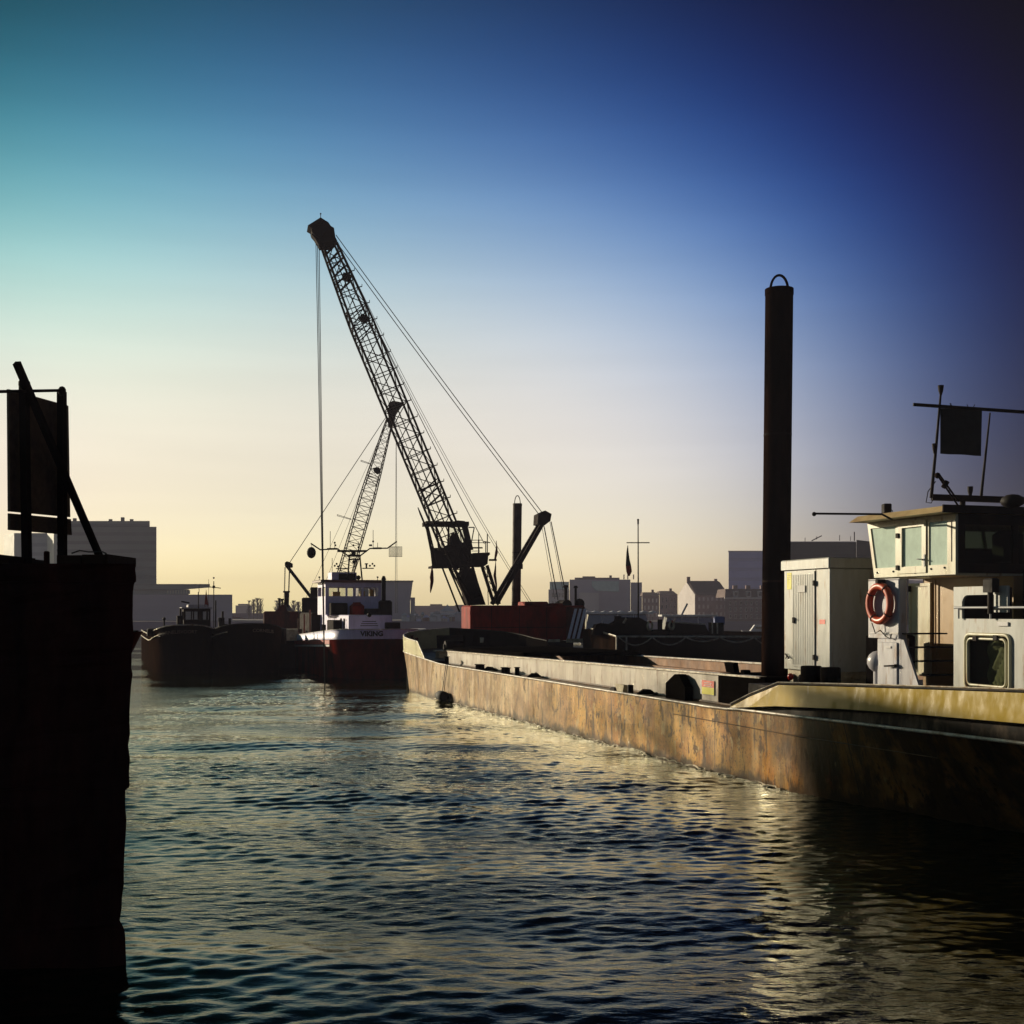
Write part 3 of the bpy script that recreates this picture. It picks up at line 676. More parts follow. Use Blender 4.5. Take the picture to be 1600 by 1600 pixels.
    for k in range(34):
        u = 32 - 30 * (k / 34) ** .85 + r_.uniform(-.4, .4); l = r_.uniform(.4, 1.3); m = MB(B); n_ = 7
        m.tube([(u + l * (i / n_ - .5), .05 + r_.uniform(.0, .10) + .12 * abs(i / n_ - .5), .02 + .05 * math.sin(math.pi * i / n_) * r_.uniform(.6, 1.2)) for i in range(n_ + 1)], [.004] + [r_.uniform(.010, .024) for i in range(n_ - 1)] + [.004], 5)
        FOAM.v += m.v if 0 else []; b_ = len(FOAM.v); FOAM.v += m.v; FOAM.f += [[b_ + q for q in f] for f in m.f]; FOAM.sm += m.sm
    for px, py in ((765, 1051), (835, 1060), (1010, 1087)):
        u, z = BP(px, py, -.45); cpos = B(u, -.45, 1.58)
        t = thing('rope_coil', cpos, {765: 'dark rope coil on the side deck near the fender', 835: 'dark rope coil on the side deck between bollards and fairlead', 1010: 'dark rope coil on the side deck just right of the cream fairlead'}[px], 'rope coil', 'rope coils on the barge deck')
        m = MB(); m.tube([cpos + Vector(((.26 - .012 * i / 4) * math.cos(i * .42), (.26 - .012 * i / 4) * math.sin(i * .42), .035 + .0022 * i)) for i in range(56)], .03, 6); m.build('coil', 'pitch', t)
        m = MB(); m.tube([cpos + Vector((.26, 0, .04)), cpos + Vector((.5, .2, .03)), cpos + Vector((.8, .1, .03))], .028, 6); m.build('loose_end', 'pitch', t)
    return root
FOAM = MB()
BARGE = barge()
FOAM.build('wash_foam', M('pale_wash', (.62, .55, .42), .3, var=.1), kind='stuff')

# unseen brick shed added left of the view, to cast shade on the barge's stern and the near water
def shed():
    t = thing('shade_shed', (-38, 46, 0), 'unseen dark brick shed added at the left to shade the barge stern', 'shed')
    m = MB(); m.bbox(-46, -30, 30, 57.5, -.5, 12.3, .1); m.build('wall', 'brick', t)
    m = MB(); m.hexa([(-46.4, 29.6, 12.31), (-29.6, 29.6, 12.31), (-29.6, 57.9, 12.31), (-46.4, 57.9, 12.31)], [(-44, 30, 13.2), (-32, 30, 13.2), (-32, 57.4, 13.2), (-44, 57.4, 13.2)]); m.build('roof', 'rooftile', t)
    m = MB(); m.box(-29.98, -29.9, 36, 40, 0, 4); m.build('door', 'redbrown', t)
shed()

def dapple_tree(x, y, h, seed, label):  # unseen trees added to break up the shade on the barge side
    r_ = random.Random(seed); t = thing('dapple_tree', (x, y, 0), label, 'tree', 'unseen bare trees added to dapple the barge')
    base = Vector((x, y, 0)); m = MB(); m.tube([base, base + Vector((.1, .05, h * .4)), base + Vector((-.1, .1, h * .8))], [.22, .16, .06], 7); m.build('trunk', 'twig', t)
    m = MB()
    def grow(p, d, l, w, n):
        q = p + d * l; m.tube([p, p.lerp(q, .5) + Vector((0, 0, -.04 * l)), q], [w, w * .8, w * .55], 4, cap=False)
        if n:
            for k in range(3 if n > 1 else 4):
                e = (d + Vector((r_.gauss(0, .55), r_.gauss(0, .55), r_.gauss(.12, .35)))).normalized(); grow(p.lerp(q, r_.uniform(.45, 1)), e, l * r_.uniform(.55, .8), w * .6, n - 1)
    for k in range(9):
        a = r_.uniform(0, 6.28); grow(base + Vector((0, 0, h * r_.uniform(.12, .75))), Vector((math.cos(a), math.sin(a), r_.uniform(.35, 1.1))).normalized(), h * .2, .07, 3)
    m.build('crown', 'twig', t)
dapple_tree(-31, 60.5, 13.2, 1, 'unseen leafless tree added for dappled shade, close to the shed end wall')
dapple_tree(-32, 64.0, 12.4, 2, 'unseen leafless tree added for dappled shade, farthest from the shed')
dapple_tree(-30.5, 58.8, 11.5, 3, 'short unseen leafless tree added for dappled shade, at the shed corner')
def barge_house():
    root = BARGE
    # ---- wheelhouse
    v0 = -1.2
    pl = lambda px, py, v=v0: BP(px, py, v)
    TL, TR, BL_, BR_ = pl(1355, 820), pl(1492.5, 803), pl(1366, 904), pl(1493.5, 896)
    W = 4.3; v1 = v0 - W
    zB = .5 * (BL_[1] + BR_[1]); zT = .5 * (TL[1] + TR[1]) + .02; uFt, uFb, uA = TL[0], BL_[0], .5 * (TR[0] + BR_[0])
    zs = zB + .20; zh = zT - .12                     # sill and head of the windows
    uf = lambda z: uFb + (uFt - uFb) * (z - zB) / (zT - zB)
    wl = MB(B); t = .06
    def strip(u00, u01, za, zb, u10=None, u11=None, v=v0, th=t):   # vertical panel in a fore-aft plane, raked ends allowed
        u10 = u00 if u10 is None else u10; u11 = u01 if u11 is None else u11
        return [(u00, v, za), (u01, v, za), (u11, v, zb), (u10, v, zb)], [(u00, v - th, za), (u01, v - th, za), (u11, v - th, zb), (u10, v - th, zb)]
    for v in (v0, v1 + t):
        wl.hexa(*strip(uA, uf(zB), zB, zs, uA, uf(zs), v)); wl.hexa(*strip(uA, uf(zh), zh, zT, uA, uf(zT), v))
    mull = [(1492, 1480, 1), (1451, 1446.5, 0), (1405.5, 1399, 0)]
    us_ = [pl(x, 860)[0] for x in (1480, 1451, 1446.5, 1405.5, 1399)]
    for v in (v0, v1 + t):
        wl.hexa(*strip(uA, us_[0], zs, zh, v=v)); wl.hexa(*strip(us_[1], us_[2], zs, zh, v=v)); wl.hexa(*strip(us_[3], us_[4], zs, zh, v=v))
        wl.hexa(*strip(uf(zs) - .09, uf(zs), zs, zh, uf(zh) - .09, uf(zh), v))
    # forward (raked) and aft walls
    vm = [v0 - t, v0 - 1.5, v0 - 2.9, v1 + t]
    for (fz0, fz1) in ((zB, zs), (zh, zT)):
        wl.hexa([(uf(fz0) - .005, vm[0], fz0), (uf(fz0) - .005, vm[3], fz0), (uf(fz1) - .005, vm[3], fz1), (uf(fz1) - .005, vm[0], fz1)], [(uf(fz0) - .06, vm[0], fz0), (uf(fz0) - .06, vm[3], fz0), (uf(fz1) - .06, vm[3], fz1), (uf(fz1) - .06, vm[0], fz1)])
    for v in vm[1:3]:
        wl.hexa([(uf(zs) - .005, v, zs), (uf(zs) - .005, v - .08, zs), (uf(zh) - .005, v - .08, zh), (uf(zh) - .005, v, zh)], [(uf(zs) - .06, v, zs), (uf(zs) - .06, v - .08, zs), (uf(zh) - .06, v - .08, zh), (uf(zh) - .06, v, zh)])
    wl.box(uf(zB) - .1, uA + .07, v0 - .07, v1 + .07, zB - .02, zB + .03)
    wo = wl.build('wheelhouse', 'cream', root)
    aw = MB(B); av = [v0 - .02, v0 - .22, v0 - 1.35, v0 - 1.48, v0 - 2.6, v0 - 2.72, v0 - 3.9, v1 + .02]
    aw.box(uA - .005, uA + .06, v0 - t - .005, v1 + t + .005, zB + .035, zs + .02); aw.box(uA - .005, uA + .06, v0 - t - .005, v1 + t + .005, zh - .08, zT)
    for a, b in ((0, 1), (2, 3), (4, 5), (6, 7)): aw.box(uA - .005, uA + .06, min(av[a], v0 - t - .005), max(av[b], v1 + t + .005), zs + .02, zh - .08)
    aw.build('aft_wall', 'black', wo)
    for a, b in ((1, 2), (3, 4), (5, 6)):
        m = MB(B); m.box(uA + .02, uA + .03, av[a], av[b], zs + .02, zh - .08); m.build('window', 'glass', wo)
    for a, b in ((0, 1), (1, 2), (2, 3)):
        m = MB(B); x = .03; m.hexa([(uf(zs) - x, vm[a], zs), (uf(zs) - x, vm[b], zs), (uf(zh) - x, vm[b], zh), (uf(zh) - x, vm[a], zh)], [(uf(zs) - x - .01, vm[a], zs), (uf(zs) - x - .01, vm[b], zs), (uf(zh) - x - .01, vm[b], zh), (uf(zh) - x - .01, vm[a], zh)])
        m.build('window', 'glass', wo)
    m = MB(B); m.hexa(*strip(us_[4], uf(zs) - .09, zs, zh, us_[4], uf(zh) - .09, v0 - .025, .01)); m.build('window', 'blindglass', wo)
    m = MB(B); m.hexa(*strip(us_[0], us_[1], zs, zh, v=v0 - .025, th=.01)); m.build('window', 'blindglass', wo)
    for a, b, gl in ((us_[0], us_[1], 1), (us_[2], us_[3], 1), (us_[4], uf(zs) - .09, 1)):
        m = MB(B); m.hexa(*strip(a, b, zs, zh, v=v1 + .03, th=.01)); m.build('window', 'glass', wo)
    # port door: raised frame, pane, lever, hinges
    da, db = us_[3], us_[2]; fr = .10
    d = MB(B); z0_, z1_ = zB + .06, zT - .05; vo, vi = v0 + .025, v0 + .003
    def ring(mb, ua, ub, za, zb, w, va, vb):
        mb.box(ua, ub, va, vb, za, za + w); mb.box(ua, ub, va, vb, zb - w, zb)
        mb.box(ua, ua - w if ua > ub else ua + w, va, vb, za + w, zb - w); mb.box(ub, ub + w if ua > ub else ub - w, va, vb, za + w, zb - w)
    ring(d, da + .03, db - .03, z0_, z1_, .13, vo, vi); do = d.build('door', 'cream', wo)
    m = MB(B); m.box(da - .08, db + .08, v0 - .02, v0 - .03, z0_ + .1, z1_ - .1); m.build('door_pane', 'blindglass', wo)
    m = MB(B); hu = pl(1446, 872)[0]; hz = pl(1446, 874)[1]
    m.box(hu - .02, hu + .02, vo + .012, vo, hz - .14, hz + .10); m.tube([(hu, vo + .01, hz), (hu, vo + .06, hz), (hu + .16, vo + .06, hz + .01)], .012, 6); m.build('door_handle', 'chrome', wo)
    for py in (837, 887):
        m = MB(B); z = pl(1405, py)[1]; m.bbox(da - .02, da + .07, vo, vo + .03, z - .05, z + .05, .008); m.build('hinge', 'black', wo)
    for px, py in ((1371, 895), (1396, 893), (1430, 895), (1455, 889), (1476, 887)): m = MB(B); u, z = pl(px, py); m.ball((u, v0 + .005, z), .022, 8); m.build('bolt', 'black', wo)
    m = MB(B); u = pl(1487, 850)[0]; m.box(u - .015, u + .015, v0 + .004, v0 + .002, zs + .05, zh - .02); m.build('seam', 'black', wo)
    # roof slab with tan rim
    ov = .42; ru0, ru1 = uf(zT) + .06, uA - .12; rz = zT
    m = MB(B); lo = [(ru0, v0 + ov, rz + .01), (ru1 - .0, v0 + ov, rz + .01), (ru1, v1 - ov, rz + .01), (ru0, v1 - ov, rz + .01)]
    i = .16; hi = [(ru0 - i * .6, v0 + ov - i, rz + .14), (ru1 + .02, v0 + ov - i, rz + .14), (ru1 + .02, v1 - ov + i, rz + .14), (ru0 - i * .6, v1 - ov + i, rz + .14)]
    m.hexa(lo, hi); ro = m.build('roof', 'tan', wo)
    m = MB(B); m.box(ru1 - .03, ru1 - .002, v0 + ov - .02, v1 - ov + .02, rz + .0, rz + .15); m.build('roof_edge', 'black', ro)
    # helm console and chair seen through the glass
    m = MB(B); m.bbox(-.2, .35, -4.6, -2.0, zB + .03, zB + .62, .05); m.build('helm_console', 'black', wo)
    m = MB(B); m.bbox(-1.1, -.6, -3.6, -3.1, zB + .3, zB + .95, .08); m.build('helm_chair', 'black', wo)
    # ---- deckhouse below
    m = MB(B); m.box(-2.25, .52, -2.3, -5.3, 2.285, zB - .025); dh = m.build('deckhouse', 'ochrewall', root)
    a, zt_ = BP(1424, 908, -2.28); b, zb_ = BP(1452, 1000, -2.28)
    m = MB(B); ring(m, a + .06, b - .06, 2.62, 4.60, .07, -2.25, -2.298); m.box(a - .0, b, -2.275, -2.299, 2.69, 4.53); m.build('door', 'cream', dh)
    m = MB(B); u, _ = BP(1423, 912, -2.25); m.bbox(u - .03, u + .05, -2.245, -2.21, 4.42, 4.55, .008); m.build('hinge', 'black', dh)
    m = MB(B)
    for px in (1463,): u, _ = BP(px, 930, -2.28); m.tube([(u, -2.26, 2.6), (u, -2.26, 4.66)], .018, 6)
    m.build('conduit', 'ochrewall', dh)
    # locker pillar with the lifebuoy, stair cheek, treads
    uA_, uB_ = BP(1356, 950, -.9)[0], BP(1404.5, 950, -.9)[0]
    zt_ = BP(1380, 906, -.9)[1]; zm_ = BP(1380, 997, -.9)[1]
    m = MB(B); m.bbox(uB_, uA_, -1.10, -.9, zm_, zt_, .02); lk = m.build('lifebuoy_locker', 'grey2', root)
    m = MB(B); m.box(uB_ + .01, uA_ - .1, -.897, -.885, zm_ + .09, zm_ + .12); m.build('ledge', 'white', lk)
    m = MB(B); m.box(uB_, uA_, -1.09, -.91, zt_ + .003, zt_ + .02); m.build('lid', 'white', lk)
    pa, pb = BP(1370.5, 1040, -.9)[0], BP(1408, 1040, -.9)[0]
    m = MB(B); m.bbox(pb, pa, -1.10, -.9, 2.285, zm_ - .004, .015); m.build('vent_pillar', 'grey2', root)
    m = MB(B); m.bbox(pb + .1, pa - .06, -.898, -.868, 2.35, zm_ - .08, .01); pd = m.build('pillar_door', 'grey2', root)
    m = MB(B); hu, hz = BP(1400, 1040, -.87); m.tube([(hu - .02, -.87, hz), (hu - .02, -.80, hz), (hu + .28, -.79, hz - .02)], .018, 6); m.cyl((hu - .02, -.85), .035, hz - .03, hz + .03, 10); m.build('door_lever', 'black', pd)
    m = MB(B); m.box(pb + .28, pb + .46, -.867, -.85, zm_ - .2, zm_ - .16); m.build('name_plate', 'white', pd)
    m = MB(B); m.bbox(pa + .05, pa + .95, -1.9, -1.25, 2.285, 3.5, .04); m.build('shade_box', 'pitch', root)  # added black box, keeps the sun off the deckhouse wall
    m = MB(B); m.ball((pa + .12, -1.0, BP(1362, 1033, -1.0)[1]), .24, 14, (1, .9, .95)); m.cyl((pa + .12, -1.0), .09, 2.285, 2.75, 10); m.build('vent_mushroom', 'grey2', root)
    q = [(pb - .004, 2.285), (pb - .004, zm_ - .02), (pb - .08, zm_ - .02), (BP(1438, 1077, -.9)[0], 2.42), (BP(1439, 1077, -.9)[0], 2.285)]
    m = MB(B); m.hexa([(u, -.9, z) for u, z in q], [(u, -.95, z) for u, z in q]); m.build('stair_cheek', 'grey2', root)
    m = MB(B)
    for k in range(5): z = 2.45 + .27 * k; u = pb - .95 + .2 * k; m.box(u, u + .26, -1.9, -.97, z, z + .03)
    m.build('stair_treads', 'pitch', root)
    # aft accommodation side with window, cut-out and rail
    vS = -.9; S = lambda px, py: BP(px, py, vS)
    uL = S(1490, 980)[0]; zTop = S(1500, 917)[1]; zSill = S(1545, 967)[1]; zBeam = S(1530, 929.5)[1]
    wa, wb = S(1512, 1035)[0], S(1577, 1035)[0]; wz0, wz1 = S(1545, 1076)[1], S(1545, 995)[1]
    m = MB(B); th = .05
    def pan(ua, ub, za, zb): m.box(ub, ua, vS - th, vS, za, zb)
    uE = -9
    pan(uL, wa, 2.285, zSill); pan(wa, wb, wz1, zSill); pan(wa, wb, 2.285, wz0); pan(wb, uE, 2.285, zSill)
    uc0, uc1, uc2 = S(1503, 945)[0], S(1553, 945)[0], S(1574, 945)[0]
    pan(uL, uc0, zSill, zTop); pan(uc0, uc1, zBeam, zTop); pan(uc1, uc2, zSill + .12, zTop)
    # rounded corner of the cut-out
    r_ = .16; arc = [(uc0 - r_ + r_ * math.cos(a), zBeam - r_ + r_ * math.sin(a)) for a in [math.pi / 2 * i / 6 for i in range(7)]] + [(uc0, zBeam)]
    m.hexa([(u, vS - .002, z) for u, z in arc], [(u, vS - th + .002, z) for u, z in arc])
    ac = m.build('accommodation_side', 'grey', root)
    m = MB(B); m.tube([(uL - .1, vS + .06, S(1494, 949.5)[1]), (uE, vS + .06, S(1494, 949.5)[1])], .022, 8)
    for px in (1502, 1552): u = S(px, 950)[0]; m.tube([(u, vS + .06, zSill), (u, vS + .06, zBeam + .02 if px > 1510 else S(1494, 949.5)[1])], .018, 6)
    m.build('handrail', 'chrome', ac)
    def rr(ua, ub, za, zb, r, n=5):
        c = [(ua - r, za + r, 270), (ub + r, za + r, 180), (ub + r, zb - r, 90), (ua - r, zb - r, 0)]
        out = []
        for (u, z, a0) in c:
            for i in range(n + 1):
                a = R(a0 + 90 - 90 * i / n) if 0 else R(a0) + R(90) * (1 - i / n)
                out.append((u + r * math.cos(a), z + r * math.sin(a)))
        return out
    m = MB(B); m.tube([(u, vS + .02, z) for u, z in rr(wa + .04, wb - .04, wz0 - .03, wz1 + .04, .13)], .035, 6, closed=True)
    m.tube([(u, vS + .035, z) for u, z in rr(wa - .04, wb + .04, wz0 + .05, wz1 - .04, .10)], .025, 6, closed=True); m.build('window_frame', 'cream', ac)
    m = MB(B); m.box(wb + .02, wa - .02, vS - .035, vS - .025, wz0 + .02, wz1 - .02); m.build('window_pane', 'clear', ac)
    m = MB(B); vs = []; n_ = 40
    for i in range(n_ + 1):
        f = i / n_; u = wa - .3 - (wa - wb - .3) * f
        for j in range(13): g_ = j / 12; vs.append((u, vS - .22 + .035 * math.sin(9 * math.hypot(f * 1.0, g_ * 1.1) * 6), wz0 - .1 + (wz1 - wz0 + .2) * g_))
    m.add(vs, [[i * 13 + j, i * 13 + j + 1, i * 13 + j + 14, i * 13 + j + 13] for i in range(n_) for j in range(12)], True); m.build('curtain', 'curtain', ac)
    for px, py in ((1528, 997), (1560, 996), (1528, 1076)): m = MB(B); u, z = S(px, py); m.bbox(u - .06, u + .06, vS + .05, vS + .085, z - .05, z + .04, .01); m.build('dog_clamp', 'black', ac)
    m = MB(B); m.box(uL - .35, uE, -2.2, -2.26, 2.285, zTop + .4); m.box(uL - .3, uE, -5.4, -2.3, 2.285, 4.4); m.box(uL - .06, uL - .02, -2.2, -.955, 2.285, zTop); m.build('inner_house', 'black', root)
    m = MB(B); m.cyl((S(1556, 930)[0], vS + .12), .05, zBeam - .35, zTop + .12, 10); m.bbox(S(1556, 930)[0] - .17, S(1556, 930)[0] + .13, vS + .04, vS + .2, zTop - .12, zTop + .14, .03); m.build('deck_lamp', 'black', ac)
    m = MB(B); u, z = S(1568, 972); m.box(u - .14, u + .14, vS + .001, vS + .03, z - .07, z + .0); m.build('wedge_plate', 'white', ac)
    # ---- mast, bars and small gear on the roof
    Y = 24.6; zr = rz + .14
    m = MB(); m.beam(P(1456, 777, Y), P(1660, 784, Y), .12, .12); m.tube([P(1504, 779, Y), Vector((P(1504, 779, Y).x, Y, zr))], .06, 8); mast = m.build('mast_base', 'black', root)
    m = MB(); m.tube([P(1455, 778, Y), P(1463, 694, Y), P(1470, 614, Y)], [.035, .03, .022], 8); m.build('mast_pole', 'black', mast)
    m = MB(); m.beam(P(1427, 632, Y), P(1660, 648, Y), .05, .06); m.build('mast_yard', 'black', mast)
    for px, py, s in ((1470, 610, 1), (1460, 701, .8)):
        c = P(px, py, Y); m = MB(); m.cyl((c.x, c.y), .045 * s, c.z - .02, c.z + .10, 10, r1=.06 * s); m.cyl((c.x, c.y), .02, c.z - .1, c.z - .02, 8, r1=.045 * s); m.build('mast_light', 'black', mast)
    c = P(1516, 768, Y); m = MB(); m.cyl((c.x, c.y), .02, c.z - .12, c.z, 8, r1=.05); m.cyl((c.x, c.y), .05, c.z, c.z + .1, 10, r1=.055); m.build('horn', 'black', mast)
    m = MB(); m.tube([P(1547, 645, Y), P(1533, 776, Y)], [.016, .03], 6); m.build('antenna', 'black', mast)
    m = MB(); m.tube([P(1462, 752, Y), P(1450, 768, Y + .05), P(1447, 785, Y + .1), P(1455, 786, Y), P(1458, 780, Y)], .01, 5); m.tube([P(1536, 772, Y), P(1528, 783, Y + .1), P(1540, 784, Y + .1), P(1548, 782, Y)], .01, 5); m.build('cable', 'black', mast)
    m = MB()
    for px in (1482, 1488): m.tube([P(px + 2, 637, Y), P(px + (4 if px < 1485 else -4), 630, Y)], .008, 4)
    for px in (1514, 1520): m.tube([P(px, 639, Y), P(px + (-3 if px < 1517 else 3), 632, Y)], .008, 4)
    m.build('mast_hook', 'black', mast)
    Y2 = 23.2
    m = MB(); a, b = P(1466, 744, Y2), P(1497, 790, Y2)
    for o in ((0, 0, 0), (.05, .12, .06)): m.tube([a + Vector(o), b + Vector(o) * 1.5], .018, 6)
    m.tube([P(1474, 762, Y2), P(1480, 752, Y2)], .05, 6)
    for k in range(6): q = k / 6; m.tube([a.lerp(b, q), (a + Vector((.05, .12, .06))).lerp(b + Vector((.07, .18, .09)), q + .12)], .009, 4)
    m.ball(P(1465, 743, Y2), .06, 8); m.build('roof_davit', 'crane', wo)
    c = P(1582, 790, 23); m = MB(); m.ball((c.x, c.y, zr + .02), .22, 12, (1, 1, .6)); m.build('roof_dome', 'black', wo)
    # searchlight and outrigger arm
    c = P(1385, 794, 26.1); m = MB(); m.bbox(c.x - .08, c.x + .08, c.y - .12, c.y + .1, c.z - .10, c.z + .09, .015); m.tube([(c.x, c.y, c.z - .1), (c.x, c.y, zr)], .02, 6); m.tube([(c.x + .06, c.y, c.z - .03), (c.x + .12, c.y, c.z - .04), (c.x + .15, c.y, c.z - .12)], .009, 5)
    m.build('searchlight', 'black', wo)
    ue, ze = BP(1391, 812, v0 + ov); m = MB(B); e1 = BP(1378, 803.5, v0 + ov + .25); e2 = BP(1272, 802.5, v0 + ov + 1.75)
    m.tube([(ue, v0 + ov - .05, ze), (e1[0], v0 + ov + .25, e1[1]), (e2[0], v0 + ov + 1.75, e2[1])], .022, 7); m.ball((e2[0], v0 + ov + 1.75, e2[1] - .01), .045, 10); m.build('outrigger_arm', 'black', wo)
    # hanging black square
    n = Vector((0, 1, 0)); m = MB(); q = [P(1470, 637.5, Y + .0), P(1535, 641.5, Y), P(1534, 712, Y), P(1470, 708.5, Y)]; vs = []
    for i in range(9):
        for j in range(9): a = q[0].lerp(q[1], i / 8); b = q[3].lerp(q[2], i / 8); c = a.lerp(b, j / 8); vs.append(c + Vector((0, .03 * math.sin(i * 1.1) * j / 8 + .02, 0)))
    f4 = [[i * 9 + j, i * 9 + j + 1, i * 9 + j + 10, i * 9 + j + 9] for i in range(8) for j in range(8)]
    m.add(vs, f4, True); vs2 = [v + Vector((0, .012, 0)) for v in vs]; m.add(vs2, f4, True); m.build('signal_flag', 'flag', label='black square cloth hanging from the yard above the wheelhouse roof', cat='flag')
barge_house()

def spud(name, base, r, z0, z1, lean, label, loop, mat='crane'):
    m = MB(); a = Vector(base); n = 8
    pts = [a + Vector((lean * i / n, 0, z0 + (z1 - z0) * i / n)) for i in range(n + 1)]
    root = thing(name, pts[0], label, 'spud pile', 'spud piles standing above the barges')
    m.tube(pts, r, 24); m.build('tube', mat, root)
    t = pts[-1]; m = MB(); w, h = loop
    m.tube([t + Vector((w * math.cos(math.pi * i / 12), 0, h * math.sin(math.pi * i / 12) - .02)) for i in range(13)], .025 * r / .36 + .01, 6); m.build('lifting_loop', mat, root)
    m = MB(); m.tube([t + Vector((0, 0, -.14)), t + Vector((0, 0, .01))], r * 1.03, 24); m.build('top_collar', mat, root)
    for q in (.36, .68):
        c_ = a + Vector((lean * q, 0, z0 + (z1 - z0) * q)); m = MB(); m.tube([c_, c_ + Vector((0, 0, .05))], r * 1.012, 24); m.build('weld_ring', 'crane', root)
spud('spud_pile', B(5.42, -1.55, 0), .345, .6, 12.05, .12, 'thick black steel spud pile with lifting loop in front of the white cabinet', (.22, .38), 'pile')

def cabinet():
    vF = -1.2; ub = BP(1297, 950, vF)[0]; ua = BP(1225, 950, vF)[0]
    zb = 2.62; zt_ = 4.98
    root = thing('control_cabinet', B((ua + ub) / 2, -2, 2.3), 'tall pale grey cabinet with louvred door standing behind the bulwark', 'cabinet')
    m = MB(B); m.bbox(ub, ua, -2.9, vF, zb, zt_, .02); m.build('cabinet_body', 'grey', root)
    m = MB(B); m.bbox(ub - .05, ua + .06, -2.96, vF + .06, zt_ + .003, zt_ + .24, .025); m.build('cabinet_roof', 'grey', root)
    m = MB(B); m.box(ub + .05, ua - .05, -2.8, vF - .08, 2.45, zb - .003); m.box(ub + .1, ub + .25, -2.8, vF - .1, 2.285, 2.45); m.box(ua - .25, ua - .1, -2.8, vF - .1, 2.285, 2.45); m.build('skid', 'box', root)
    C = lambda px, py: BP(px, py, vF)
    d0, d1 = C(1240, 960)[0], C(1274, 960)[0]; z0, z1 = zb + .07, C(1257, 893)[1]
    m = MB(B); m.box(d1, d0, vF + .002, vF + .03, z0, z1); dr = m.build('door', 'grey', root)
    m = MB(B); n = 12
    for k in range(n): u = d1 + .06 + (d0 - d1 - .1) * k / (n - 1); m.tube([(u, vF + .030, z0 + .05), (u, vF + .030, z1 - .07)], .008, 4)
    m.build('louvre_ribs', 'grey', dr)
    m = MB(B); u, z = C(1255, 920); m.box(u - .16, u + .16, vF + .048, vF + .055, z - .08, z + .08); m.build('plate', 'white', dr)
    m = MB(B); u, z = C(1242, 969); m.bbox(u - .06, u + .02, vF + .03, vF + .07, z - .07, z + .07, .01); m.tube([(u, vF + .07, z + .03), (u - .14, vF + .08, z + .02)], .012, 5); m.build('handle', 'black', dr)
    for py in (911, 1027):
        m = MB(B); u, z = C(1273.5, py); m.bbox(u - .05, u + .03, vF + .031, vF + .06, z - .06, z + .06, .008); m.build('hinge', 'black', dr)
    m = MB(B); m.box(d1 - .035, d1 - .015, vF + .001, vF + .004, z0, z1 + .05); m.build('panel_gap', 'black', root)
    m = MB(B); u, z = C(1233.5, 908); m.box(u - .1, u + .1, vF + .002, vF + .006, z - .2, z + .2); ys = m.build('warning_label', 'stick_y', root)
    m = MB(B)
    for k in range(3): m.box(u - .07, u + .07, vF + .0062, vF + .008, z + .13 - .045 * k, z + .145 - .045 * k)
    m.build('print', 'tan', ys)
    m = MB(B); u, z = C(1285, 971); m.box(u - .12, u + .12, vF + .002, vF + .006, z - .06, z + .045); m.build('red_label', 'stick_r', root)
    m = MB(B); u, z = C(1232, 1025); m.tube([(u + .1, vF + .03, z + .05), (u - .1, vF + .05, z - .05)], .018, 5); m.tube([(u + .08, vF + .03, z - .06), (u, vF + .04, z)], .014, 5); m.build('latch', 'black', root)
    m = MB(B); u, z = C(1234, 1055); m.ball((u, vF - .02, 2.43), .09, 12, (.8, .8, 1)); m.build('red_lamp', 'lamp_red', root)
    m = MB(B); m.ball((u - .5, vF - .02, 2.42), .1, 10); m.build('cable_gland', 'black', root)
cabinet()

def lifebuoy():
    u, z = BP(1377, 943, -.84); root = thing('lifebuoy', B(u, -.86, z - .46), 'orange red lifebuoy ring hung on the pale locker by the wheelhouse', 'lifebuoy')
    m = MB(B); m.tube([(u + .36 * math.cos(a), -.80, z + .36 * math.sin(a)) for a in [2 * math.pi * i / 40 for i in range(40)]], .078, 14, closed=True); m.build('ring', 'lifebuoy', root)
    m = MB(B)
    for a in (.6, 2.2, 3.8, 5.3): m.tube([(u + .36 * math.cos(a) + .083 * math.cos(t) * math.cos(a), -.80 + .083 * math.sin(t), z + .36 * math.sin(a) + .083 * math.cos(t) * math.sin(a)) for t in [2 * math.pi * i / 14 for i in range(14)]], .012, 5, closed=True)
    m.tube([(u + .2, -.75, z - .4), (u + .12, -.78, z - .62), (u - .02, -.8, z - .55), (u - .16, -.84, z - .68), (u - .3, -.84, z - .72), (u - .36, -.84, z - .62)], .012, 5); m.build('grab_line', 'tyre', root)
    m = MB(B); m.bbox(u - .08, u + .02, -.9, -.7, z + .42, z + .50, .01); m.build('bracket', 'black', root)
lifebuoy()
def fender():
    u, z = BP(692, 1085, .2); root = thing('fender', B(u, .2, .1), 'black cylinder fender hung on two ropes at the barge bow', 'fender')
    m = MB(B); m.tube([(u - .38, .24, .27), (u - .34, .24, .27), (u + .34, .24, .27), (u + .38, .24, .27)], [.17, .22, .22, .17], 16); m.build('rubber', 'tyre', root)
    m = MB(B); m.tube([(u - .12, .2, .42), (u - .22, .05, 1.66)], .018, 5); m.build('fender_rope', 'rope', root)
    m = MB(B); m.tube([(u + .12, .2, .42), (u + .02, .05, 1.66)], .018, 5); m.build('fender_rope', 'rope', root)
fender()
